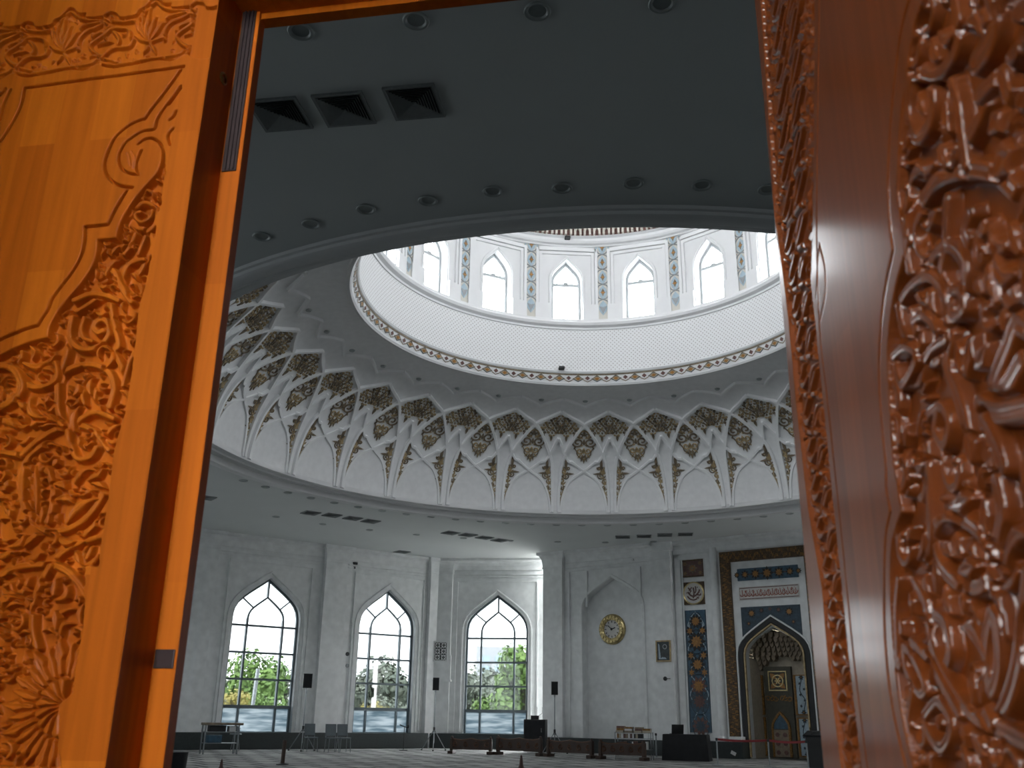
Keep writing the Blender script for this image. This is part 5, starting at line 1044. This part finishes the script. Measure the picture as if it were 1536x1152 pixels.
# dark plinth either side of the niche and the marble block on it
bx0,bx1=xe+.12,ax-nhw-.02
mb=MB(); mb.bbox(bx0,bx1,-.42,DM-.002,0,.52,.02); o=place(mb.build('baseboard_right',M['plinth']),FC.o,FC.deg); tag(o,kind='structure')
mb=MB(); mb.bbox(ax+nhw+.02,15,-.2,DM-.002,0,.52,.02); o=place(mb.build('baseboard_right',M['plinth']),FC.o,FC.deg); tag(o,kind='structure')
x,z=FC.px(1090,1110,-.3); a=FC.px(1094,1110,-.3)[0]; b=FC.px(1114,1110,-.3)[0]
t=thing('marble_block','flat white marble block on the dark plinth left of the niche','block',FC.w((a+b)/2,.52,-.2),FC.deg); mb=MB(); mb.bbox(-(b-a)/2,(b-a)/2,-.16,.16,.001,.16,.015); mb.build('slab',M['wall'],t)
x,z=FC.px(1100,1130,-.43); t=thing('paper_notice','small white paper stuck on the dark plinth left of the niche','paper',FC.w(x,z,-.424),FC.deg); mb=MB(); mb.box(-.09,.09,-.004,.001,-.05,.06,0,Matrix.Rotation(R_(25),4,'Y')); mb.build('sheet',M['paper'],t)
# ================================================================== THINGS ON THE FLOOR
def fl(px,py): p=floor_at(px,py); return (p.x,p.y,0)
def zt_(loc,px,py):
    """height of the picture point above the floor spot `loc`"""
    d=ray(px,py); k=math.hypot(loc[0],loc[1])/math.hypot(d.x,d.y); return EYE+d.z*k
# loudspeakers on tripods
def tripod(label,loc,h,rz):
    t=thing('speaker_stand',label,'speaker stand',loc,rz,'loudspeaker stands along the walls')
    mb=MB(); mb.tube([(0,0,.25),(0,0,h)],.02,8); mb.build('pole',M['steel'],t); mb=MB(); mb.tube([(0,0,.62),(0,0,.80)],.038,8); mb.build('collar',M['black'],t)
    for k in range(3):
        a=2*PI*k/3+.5; mb=MB(); mb.tube([(.03*math.cos(a),.03*math.sin(a),.68),(.5*math.cos(a),.5*math.sin(a),.02)],.016,6); l=mb.build('leg',M['steel'],t)
        mb=MB(); mb.lathe([(.001,0),(.028,0),(.028,.04),(.001,.04)],8,(.5*math.cos(a),.5*math.sin(a),0)); mb.build('rubber_foot',M['black'],l)
    return t
def speaker(label,loc,w,h,rz):
    t=thing('loudspeaker',label,'loudspeaker',loc,rz,'loudspeakers along the walls'); mb=MB(); mb.prism([(-w/2,0),(w/2,0),(w/2,h),(-w/2,h)],-w*.45,w*.1); mb.prism([(-w*.35,.02),(w*.35,.02),(w*.35,h-.02),(-w*.35,h-.02)],w*.1,w*.45); mb.build('cabinet',M['black'],t)
    g=MB(); g.bbox(-w*.45,w*.45,-w*.5,-w*.451,.03,h-.03,.01); g.build('grille',M['cloth'],t); h_=MB(); h_.tube([(0,0,-.06),(0,0,.0)],.03,8); h_.build('pole_socket',M['steel'],t); return t
for bx,by,tx,ytop,ybot,wd,where in ((452,1126.5,459,1010.5,1032,13,'between first and second window'),(650,1126,652,1016.5,1035.5,9.5,'in front of the corner pilaster'),(832,1131,835,1022.5,1042.5,10,'in front of the pilaster left of the clock')):
    loc=fl(bx,by); z0=zt_(loc,tx,ybot); z1=zt_(loc,tx,ytop); rz=-math.degrees(math.atan2(loc[0],loc[1]))
    tripod('grey tripod loudspeaker stand '+where,loc,z0-.06,rz); k=math.hypot(loc[0],loc[1])/1490; dx=(tx-bx)*k*.0
    speaker('black loudspeaker on a tall tripod '+where,(loc[0],loc[1],z0),wd*k,z1-z0,rz+(8 if bx<500 else 0))
# grey chairs
def chair(label,loc,rz):
    t=thing('stacking_chair',label,'chair',loc,rz,'grey chairs by the left windows'); w=.185
    mb=MB(); mb.bbox(-w,w,-.21,.21,.42,.46,.015); mb.build('seat',M['chairgrey'],t)
    mb=MB(); T=Matrix.Translation((0,.21,.62))@Matrix.Rotation(R_(-9),4,'X'); mb.bbox(-w,w,-.018,.018,-.12,.26,.012,0,T); mb.build('backrest',M['chairgrey'],t)
    for sx in (-1,1):
        mb=MB(); mb.tube([(sx*.17,.19,.44),(sx*.17,.22,.72)],.012,6); mb.build('back_post',M['steel'],t)
        for sy in (-1,1): mb=MB(); mb.tube([(sx*.16,sy*.18,.43),(sx*.18,sy*.22,0)],.012,6); mb.build('leg',M['steel'],t)
    return t
ch=[('grey chair closest to the left speaker stand',465,1127.5,28),('grey chair, left one of the pair under the wall sensor',497,1128.5,28),('grey chair, right one of the pair under the wall sensor',514.5,1128.2,28)]
for i,(lb,x,y,rz) in enumerate(ch):
    c0_=chair(lb,fl(x,y),rz) if i==0 else dup(c0_,fl(x,y),rz,lb)
# metal shelf with boxes at the left
loc=fl(327,1131); W_=1.0; H_=zt_(loc,327,1086); t=thing('metal_shelf','low metal shelf rack with board top beside the first window','shelf',loc,30)
for sx in (-1,1):
    for sy in (-1,1): mb=MB(); mb.box(sx*W_/2-.02,sx*W_/2+.02,sy*.2-.02,sy*.2+.02,0,H_-.03); mb.build('leg',M['steel'],t)
for z in (.30,.62): mb=MB(); mb.box(-W_/2,W_/2,-.21,.21,z,z+.02); mb.build('shelf_board',M['steel'],t)
mb=MB(); mb.bbox(-W_/2-.05,W_/2+.12,-.26,.26,H_-.03,H_+.04,.015); mb.build('top_board',M['bronze_orn'],t)
R36=Matrix.Rotation(R_(30),3,'Z')
def on(loc,dx,dy,z,rot=R36): v=rot@Vector((dx,dy,0)); return (loc[0]+v.x,loc[1]+v.y,z)
def boxthing(name,label,cat,loc,rz,w,d,h,m,group=None,part='body'):
    t=thing(name,label,cat,loc,rz,group); mb=MB(); mb.bbox(-w/2,w/2,-d/2,d/2,0,h,.012); mb.build(part,M[m],t)
    mb=MB(); mb.bbox(-w/2-.006,w/2+.006,-d/2-.006,d/2+.006,h+.0005,h+.02,.006); mb.build('lid',M[m],t); return t
boxthing('storage_box','blue box on the lower board of the metal shelf','box',on(loc,-.18,0,.321),30,.42,.3,.20,'blue'); boxthing('storage_box','dark box on the middle board of the metal shelf','box',on(loc,-.12,0,.641),30,.5,.3,min(.2,H_-.03-.641-.03),'black'); boxthing('storage_box','pale box at the right end of the metal shelf','box',on(loc,.32,0,.641),30,.2,.3,.14,'paper')
loc=fl(351,1126); t=thing('side_stand','small grey stand with jug just right of the metal shelf','stand',loc,30); mb=MB(); mb.lathe([(.001,.5),(.2,.5),(.2,.53),(.001,.53)],14); mb.build('top',M['steel'],t)
for k in range(3): a=2*PI*k/3; mb=MB(); mb.tube([(.08*math.cos(a),.08*math.sin(a),.5),(.17*math.cos(a),.17*math.sin(a),0)],.012,6); mb.build('leg',M['steel'],t)
t=thing('jug','small grey jug on the stand right of the metal shelf','jug',(loc[0],loc[1],.531)); mb=MB(); mb.lathe([(.001,0),(.07,0),(.09,.08),(.06,.18),(.07,.24),(.055,.24),(.05,.18),(.001,.02)],14); mb.build('body',M['chairgrey'],t,smooth=True); mb=MB(); mb.tube([(.06,0,.2),(.13,0,.18),(.12,0,.09),(.08,0,.06)],.01,6); mb.build('handle',M['chairgrey'],t)
# microphone stand before the second window
loc=fl(605,1126); h=zt_(loc,605,1090); t=thing('microphone_stand','dark thin microphone stand before the second window','microphone stand',loc,-5); mb=MB(); mb.lathe([(.001,0),(.15,0),(.15,.02),(.02,.04),(.001,.04)],16); mb.build('base',M['black'],t); mb=MB(); mb.tube([(0,0,.03),(0,0,h)],.013,6); mb.build('pole',M['black'],t)
mb=MB(); mb.tube([(-.17,0,h+.06),(.0,0,h),(.12,0,h-.03)],.018,6); mb.build('boom',M['black'],t); mb=MB(); mb.lathe([(.001,-.04),(.04,0),(.03,.08),(.001,.09)],10,(.13,0,h-.02)); mb.build('microphone',M['black'],t,smooth=True)
# short posts on the carpet
def post(label,loc,h,m,r=.045,tilt=0):
    t=thing('floor_post',label,'post',loc,0); t.rotation_euler=(0,R_(tilt),0); mb=MB(); mb.lathe([(.001,0),(.13,0),(.13,.025),(.04,.05),(.001,.05)],18); mb.build('base',M['black'],t)
    mb=MB(); mb.lathe([(r,.04),(r,h*.62),(r*.95,h*.72),(r*.5,h*.8),(r*.38,h*.92),(r*.2,h),(.001,h+.005)],14); mb.build('shaft',M[m],t,smooth=True); return t
loc=fl(423.5,1147.5); t=thing('floor_post','short brown post on a round base alone on the carpet left','post',loc,0); mb=MB(); mb.lathe([(.001,0),(.15,0),(.15,.025),(.04,.05),(.001,.05)],18); mb.build('base',M['black'],t); h=zt_(loc,423,1110); mb=MB(); mb.tube([(0,0,.04),(0.01,0,h)],.05,10); mb.build('shaft',M['wood_dark'],t)
p=at_dist(333,1139,15.5); post('dark red pointed post near the bottom left edge of the carpet',(p.x,p.y,0),p.z,'redtile',.055)
p=at_dist(782,1133,14.5); post('dark red pointed post in the middle of the carpet',(p.x,p.y,0),p.z,'redtile',.06)
p=at_dist(265,1128,11.5); t=thing('waste_bin','black bin with pale base beside the left door edge','bin',(p.x,p.y,0)); mb=MB(); mb.lathe([(.10,.2),(.12,p.z*.7),(.13,p.z),(.11,p.z),(.001,p.z-.03)],18); mb.build('body',M['black'],t,smooth=True); mb=MB(); mb.lathe([(.001,0),(.15,0),(.15,.05),(.11,.2),(.001,.2)],18); mb.build('base',M['chairgrey'],t,smooth=True)
# carved low wooden screens along the wall
def screen(label,xa,ya,xb,yb,ytop):
    A=Vector(fl(xa,ya)); B=Vector(fl(xb,yb)); L=(B-A).length; rz=math.degrees(math.atan2(B.y-A.y,B.x-A.x)); h=zt_(A,xa,ytop); t=thing('carved_screen',label,'screen',A,rz,'low carved wooden screens along the wall')
    mb=MB(); n=24; top=[(L*i/n,h-.06-.05*math.sin(PI*((i/n*2)%1))) for i in range(n+1)]; mb.prism([(0.03,.14),(L-.03,.14)]+[(min(max(x,.03),L-.03),z) for x,z in top[::-1]],-.03,.03); cv=mb; m=max(3,int(L/.3))
    for i in range(m):
        x=.15+(L-.3)*i/(m-1)
        for sx in (-1,1): cv.tube([(x+sx*q[0],-.035,.30+q[1]) for q in spiral(.02,0,.10,90,1.1,.3,9)],.013,4,1)
    cv.build('panel',[M['wood_dark'],M['wood_edge']],t); rl_=MB(); rl_.tube([(x,0,z+.01) for x,z in top],.025,6); rl_.build('top_rail',M['wood_edge'],t)
    for x in (.03,L-.03):
        pz_=MB(); pz_.bbox(x-.05,x+.05,-.07,.07,.1,h-.05,.015); pz_.lathe([(.001,h+.04),(.045,h),(.045,h-.05)],10,(x,0,0)); f=MB(); q=pz_.build('post',M['wood_dark'],t); f.bbox(x-.09,x+.09,-.2,.2,0,.1,.02); f.build('foot',M['wood_dark'],q)
    return t
for lb,a in (('low carved wooden screen under the third window, first from the left',(676,1130.5,737,1132,1105)),('low carved wooden screen under the third window, second from the left',(746,1132,812,1134.5,1104)),('low carved wooden screen before the blind arch',(822,1135,889,1138,1107)),('low carved wooden screen behind the book rack',(900,1138.8,968,1141.5,1110))): screen(lb,*a)
# black amplifier cabinet with devices
loc=fl(803,1129.5); w=.78; h=zt_(loc,803,1079); rz=-10; t=thing('equipment_cabinet','black box cabinet behind the screens right of the third window','cabinet',loc,rz); mb=MB(); mb.bbox(-w/2,w/2,-.25,.3,.04,h,.015); mb.build('body',M['black'],t)
mb=MB(); mb.bbox(-w/2+.04,w/2-.04,-.265,-.2505,.3,h-.05,.006); d_=mb.build('door',M['cloth'],t); mb=MB(); mb.tube([(.25,-.27,h-.3),(.25,-.3,h-.3),(.25,-.3,h-.42),(.25,-.27,h-.42)],.008,6); mb.build('handle',M['steel'],d_)
R0=Matrix.Rotation(R_(rz),3,'Z'); t=thing('wireless_receiver','small dark receiver with two thin antennas on the black cabinet','receiver',on(loc,.0,0,h+.001,R0),rz); mb=MB(); mb.bbox(-.16,.12,-.1,.1,0,.13,.01); mb.build('body',M['black'],t)
for x in (.05,.24): mb=MB(); mb.tube([(x if x<.1 else .11,0,.12),(x,0,.2),(x,0,.42)],.008,5); mb.build('antenna',M['black'],t)
# book rack and its books
loc=fl(952,1139.5); rz=-20; RZ=Matrix.Rotation(R_(rz),3,'Z'); W_=1.12; H_=zt_(loc,952,1092); t=thing('book_rack','thin metal book rack full of books before the niche wall','book rack',loc,rz)
for sx in (-1,1):
    for sy in (-1,1): mb=MB(); mb.box(sx*W_/2-.012,sx*W_/2+.012,sy*.17-.012,sy*.17+.012,0,H_-.12); mb.build('leg',M['steel'],t)
lev=[.30,.62,H_-.14]
for z in lev: mb=MB(); mb.box(-W_/2,W_/2,-.18,.18,z-.012,z); mb.build('shelf_board',M['steel'],t)
bm_=[('cream',"cream"),('goldmosaic','gold brown'),('redtile','rose brown'),('blue_dk','slate'),('tan','tan'),('paper','white'),('black','black')]; r_=random.Random(3)
def book(label,x,z,tk,h,m,lean=0,lay=False,group='books on the metal book rack'):
    t=thing('book',label,'book',on(loc,x,-.02,z+.001,RZ),rz,group); T=Matrix.Rotation(R_(lean),4,'Y') if not lay else Matrix.Identity(4)
    if lay: c=MB(); c.bbox(-h/2,h/2,-.12,.12,0,tk,.004)
    else: c=MB(); c.bbox(0,tk,-.12,.1,0,h,.004,0,T)
    c.build('cover',M[m],t); g=MB()
    if lay: g.box(-h/2+.008,h/2+.002,-.113,.113,.006,tk-.006)
    else: g.box(.006,tk-.006,-.113,.102,.008,h+.001,0,T)
    g.build('pages',M['cream'],t)
for z,lvn,hm in ((lev[0],'bottom shelf',.24),(lev[1],'middle shelf',.25)):
    x=-W_/2+.05; i=0
    while x<(W_/2-.12 if lvn!='middle shelf' else .25):
        tk=r_.uniform(.04,.075); m,cn=bm_[r_.randrange(7) if lvn!='bottom shelf' else r_.choice([3,6,5,2])]; book('book standing upright on the %s of the metal book rack'%lvn,x,z,tk,min(hm*r_.uniform(.8,1.05),(lev[1] if lvn[0]=='b' else lev[2])-z-.03),m); x+=tk+.004; i+=1
for s_,x in enumerate((-.42,-.13,.16,.42)):
    z=lev[2]
    for i in range(3 if s_<3 else 2): tk=r_.uniform(.045,.07); m,cn=bm_[[0,1,2,4,5,1,0,2,4,0,1][(s_*3+i)%11]]; book('book lying flat in a stack on top of the metal book rack',x+r_.uniform(-.02,.02),z,tk,.24,m,0,True); z+=tk+.002
# thin single post right of the rack
loc2=fl(985,1137); 
def stanchion(label,loc,h,group=None,m='steel'):
    t=thing('stanchion',label,'stanchion',loc,0,group); mb=MB(); mb.lathe([(.001,0),(.17,0),(.17,.015),(.05,.035),(.001,.035)],20); mb.build('base',M[m],t); mb=MB(); mb.tube([(0,0,.03),(0,0,h-.06)],.022,10); mb.build('pole',M[m],t); mb=MB(); mb.lathe([(.001,h-.07),(.034,h-.07),(.034,h),(.001,h+.005)],12); mb.build('belt_head',M['black'],t); return t
stanchion('thin grey post between the book rack and the black table',loc2,zt_(loc2,985,1100))
# black covered table with a laptop
loc=fl(1031,1141); rz=-20; RZ=Matrix.Rotation(R_(rz),3,'Z'); w=1.34; h=zt_(loc,1031,1101.5); t=thing('draped_table','table covered to the floor in black cloth before the mosaics','table',loc,rz); mb=MB(); n=64; P=[]
def rr(x,y,k): return (x*k,y*k)
for lv,(z,k) in enumerate(((0.005,1.06),(h*.5,1.03),(h-.02,1.0),(h,.985))):
    for i in range(n):
        a=4*i/n; s=int(a); f=a-s; x,y=[(-1+2*f,-1),(1,-1+2*f),(1-2*f,1),(-1,1-2*f)][s]; wv_=(1+.02*math.sin(i*2.1)*(1 if lv<2 else .1)); P.append((x*w/2*k*wv_,y*.36*k*wv_,z))
mb.add(P,[(l*n+i,l*n+(i+1)%n,(l+1)*n+(i+1)%n,(l+1)*n+i) for l in range(3) for i in range(n)]+[tuple(3*n+i for i in range(n))]); mb.build('cloth',M['cloth'],t,smooth=True)
t=thing('laptop','open black laptop on the left end of the black table','laptop',on(loc,-.30,.0,h+.001,RZ),rz+25); mb=MB(); mb.bbox(-.19,.19,-.13,.13,0,.02,.006); mb.build('keyboard_base',M['black'],t); mb=MB(); mb.bbox(-.19,.19,-.008,.008,0,.27,.006,0,Matrix.Translation((0,-.13,.02))@Matrix.Rotation(R_(14),4,'X')); mb.build('screen_lid',M['black'],t)
# belt barrier before the niche
S=[]
for i,(x,y,lb) in enumerate(((1077,1148,'silver barrier post left of the niche holding the red belt'),(1155,1150.5,'silver barrier post before the middle of the niche'),(1213,1154,'silver barrier post at the right end of the red belt'))):
    l=fl(x,y); S.append(l); hh=zt_(fl(1077,1148),1077,1107); stanchion(lb,l,hh,'posts of the red belt barrier')
for i in (0,1):
    a,b=Vector(S[i]),Vector(S[i+1]); L=(b-a).length; t=thing('barrier_belt','red belt stretched between the %s posts before the niche'%('left and middle' if i==0 else 'middle and right'),'belt',(a.x,a.y,hh-.035),math.degrees(math.atan2(b.y-a.y,b.x-a.x))); mb=MB(); k=12
    for j in range(k):
        x0_,x1_=.036+(L-.072)*j/k,.036+(L-.072)*(j+1)/k; s0,s1=-.03*math.sin(PI*j/k),-.03*math.sin(PI*(j+1)/k); mb.add([(x0_,-.003,s0-.03),(x1_,-.003,s1-.03),(x1_,-.003,s1+.03),(x0_,-.003,s0+.03),(x0_,.003,s0-.03),(x1_,.003,s1-.03),(x1_,.003,s1+.03),(x0_,.003,s0+.03)],[(0,1,2,3),(7,6,5,4),(3,2,6,7),(0,4,5,1)])
    mb.build('webbing',M['beltred'],t)
loc=fl(1228,1152); h=zt_(loc,1226,1097); t=thing('black_lectern','narrow black lectern at the right of the niche beside the open door leaf','lectern',loc,-35); mb=MB(); mb.bbox(-.24,.24,-.2,.2,0,h-.12,.02); mb.build('body',M['black'],t); mb=MB(); mb.bbox(-.29,.29,-.24,.24,-.02,.02,.01,0,Matrix.Translation((0,0,h-.06))@Matrix.Rotation(R_(14),4,'X')); mb.build('reading_top',M['cloth'],t); mb=MB(); mb.tube([(-.06,-.19,h-.1),(-.07,-.23,h+.1)],.012,6); mb.build('microphone',M['black'],t)
# ================================================================== OUTSIDE THE WINDOWS
mb=MB(); mb.box(-90,60,45,170,-.4,-.3); tag(mb.build('ground',M['ground']),kind='structure')
def tree(label,x,y,h,r,mt,n=900,trunk=True,seed=0,low=.3):
    t=thing('tree',label,'tree',(x,y,-.3),0); r_=np.random.default_rng(seed); mb=MB(); hz=h*low; n=int(n*1.7)
    nb=9; cs=[(r_.uniform(-.55,.55)*r,r_.uniform(-.55,.55)*r,hz+(h-hz)*r_.uniform(.2,.8),r*r_.uniform(.35,.6)) for _ in range(nb)]
    for i in range(n):
        c=cs[i%nb]; v=r_.normal(size=3); v/=np.linalg.norm(v); q=np.array(c[:3])+v*c[3]*r_.uniform(.6,1.05)*np.array([1,1,1.1]); s=r*.12*r_.uniform(.6,1.4); a=r_.normal(size=3); a/=np.linalg.norm(a); b=np.cross(a,v); b/=np.linalg.norm(b)+1e-6; a=np.cross(b,v)*.6+a*.3
        mb.add([q-a*s,q+b*s*.6,q+a*s,q-b*s*.6],[(0,1,2,3)])
    mb.build('crown',M[mt],t,fix=False)
    if trunk:
        mb=MB(); mb.tube([(0,0,0),(.05*r,0,h*.3),(.0,.05*r,h*.7)],[r*.10,r*.08,r*.03],8)
        for k in range(4): a=k*1.6; mb.tube([(0,0,h*(.3+.06*k)),(r*.5*math.cos(a),r*.5*math.sin(a),h*(.55+.06*k))],[r*.045,r*.015],6)
        mb.build('trunk',M['bark'],t)
    return t
def beyond(px,py,Y): p=at_dist(px,py,Y); return p.x,p.y,p.z
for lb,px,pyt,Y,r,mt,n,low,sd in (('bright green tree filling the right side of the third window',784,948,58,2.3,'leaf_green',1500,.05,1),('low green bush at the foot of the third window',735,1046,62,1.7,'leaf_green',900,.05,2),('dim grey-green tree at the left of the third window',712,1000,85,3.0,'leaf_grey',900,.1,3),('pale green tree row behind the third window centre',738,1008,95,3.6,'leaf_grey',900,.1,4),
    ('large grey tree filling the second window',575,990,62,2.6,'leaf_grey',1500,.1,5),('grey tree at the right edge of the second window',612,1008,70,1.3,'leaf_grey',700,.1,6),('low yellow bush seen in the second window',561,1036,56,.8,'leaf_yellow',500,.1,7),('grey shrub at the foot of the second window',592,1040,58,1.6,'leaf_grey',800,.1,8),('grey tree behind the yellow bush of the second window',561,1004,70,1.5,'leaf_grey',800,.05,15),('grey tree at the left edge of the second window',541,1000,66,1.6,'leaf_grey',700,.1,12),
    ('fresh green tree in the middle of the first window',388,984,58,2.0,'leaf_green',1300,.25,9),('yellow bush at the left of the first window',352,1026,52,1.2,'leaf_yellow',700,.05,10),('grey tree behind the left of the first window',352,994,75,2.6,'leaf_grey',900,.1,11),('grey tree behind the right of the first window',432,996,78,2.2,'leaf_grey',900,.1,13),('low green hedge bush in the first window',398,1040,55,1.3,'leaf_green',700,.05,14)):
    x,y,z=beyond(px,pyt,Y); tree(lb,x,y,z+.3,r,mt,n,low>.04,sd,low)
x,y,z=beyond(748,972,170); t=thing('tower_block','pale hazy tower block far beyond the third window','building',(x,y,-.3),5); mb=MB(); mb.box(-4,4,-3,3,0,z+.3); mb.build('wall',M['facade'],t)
for i in range(6):
    for j in range(3): mb=MB(); mb.box(-3.2+j*2.3,-1.7+j*2.3,-3.06,-3.0,(z)*(.15+.13*i),(z)*(.15+.13*i)+1.3); mb.build('window',M['ltblue'],t)
x,y,z=beyond(735,1019,110); t=thing('low_building','long white low building across the middle of the third window','building',(x,y,-.3),0); mb=MB(); mb.box(-6,5,-2,2,0,z+.3); mb.build('wall',M['white'],t); mb=MB(); mb.box(-6.2,5.2,-2.3,2.2,z+.305,z+.75); mb.build('roof',M['facade'],t)
for i in range(5): mb=MB(); mb.box(-5.2+i*2.1,-4+i*2.1,-2.05,-2.0,.9,2.1); mb.build('window',M['ltblue'],t)
x,y,z=beyond(384,1000,50); t=thing('garden_post','pale leaning post outside the first window','post',(x,y,-.3)); mb=MB(); mb.tube([(-.5,0,0),(.02,0,1.6),(.12,0,z+.2)],.10,8); mb.build('shaft',M['steel'],t)
# ================================================================== PORCH BEHIND THE VIEWER
def wallbox(name,*a,m='porch'):
    q=MB(); q.box(*a); tag(q.build(name,M[m]),kind='structure')
wallbox('ceiling_porch',-3.8,3.8,-2.2,2.4,5.4,5.6); wallbox('wall_porch_right',2.6,2.8,-2.2,1.3,0,5.4); wallbox('wall_porch_left',-3.8,-3.6,-2.2,2.2,0,5.4)
wallbox('shade_blocker_left',-3.6,-1.14,-.5,-.4,0,5.4); wallbox('shade_blocker_right',-.72,.05,-.5,-.4,0,5.4)  # unseen blockers added to shade the two door leaves
PW=(-3.5,-.95,1.0,5.3)   # unseen opening to the sky, shaped to light the left leaf
wallbox('wall_porch_back',-3.6,PW[0],-2.2,-2.0,0,5.4); wallbox('wall_porch_back',PW[1],2.6,-2.2,-2.0,0,5.4); wallbox('wall_porch_back',PW[0],PW[1],-2.2,-2.0,PW[3],5.4); wallbox('wall_porch_back',PW[0],PW[1],-2.2,-2.0,0,PW[2])
# ================================================================== LIGHT AND CAMERA
SKY=25
w=bpy.data.worlds.new('sky'); bpy.context.scene.world=w; w.use_nodes=True; nt=w.node_tree; bg=nt.nodes['Background']; bg.inputs[1].default_value=SKY
bg.inputs[0].default_value=(.97,.985,1,1)
def portal(name,loc,rot,sx,sy):
    l=bpy.data.lights.new(name,'AREA'); l.shape='RECTANGLE'; l.size=sx; l.size_y=sy; l.cycles.is_portal=True; o=bpy.data.objects.new(name,l); C.objects.link(o); o.location=loc; o.rotation_euler=rot; return o
for fr,o in [(FA,O1),(FA,O2),(FB,O3)]+ADDED_WINDOWS:
    p=fr.w(o[0],(o[2]+o[4])/2,.45); portal('window_portal',p,(R_(90),0,R_(fr.deg+180)),o[1]*2,o[4]-o[2])
for k in range(NB):
    a=W0+k*360/NB; r=RB+.5; portal('drum_portal',(CT.x+r*math.sin(R_(a)),CT.y+r*math.cos(R_(a)),13.78),(R_(90),0,R_(-a+180)),.94,2.1)
# porch opening
portal('porch_portal',((PW[0]+PW[1])/2,-2.15,(PW[2]+PW[3])/2),(R_(90),0,0),PW[1]-PW[0],PW[3]-PW[2])
cam=bpy.data.cameras.new('camera'); co=bpy.data.objects.new('camera',cam); C.objects.link(co); bpy.context.scene.camera=co
cam.lens=FPX/1536*36; cam.sensor_width=36; cam.clip_end=500; cam.clip_start=.02
m3=Matrix((rt,up,-fw)).transposed(); co.matrix_world=Matrix.Translation(EYEP)@m3.to_4x4()
cam.dof.use_dof=True; cam.dof.focus_distance=6; cam.dof.aperture_fstop=9
sc=bpy.context.scene; vs=sc.view_settings; vs.view_transform='Standard'; vs.look='None'; vs.gamma=1; vs.use_curve_mapping=False; vs.exposure=0
sc.display_settings.display_device='sRGB'
cy=sc.cycles; cy.use_denoising=True; cy.max_bounces=10; cy.diffuse_bounces=6; cy.glossy_bounces=3; cy.transparent_max_bounces=12; cy.caustics_reflective=False; cy.caustics_refractive=False; cy.sample_clamp_indirect=6
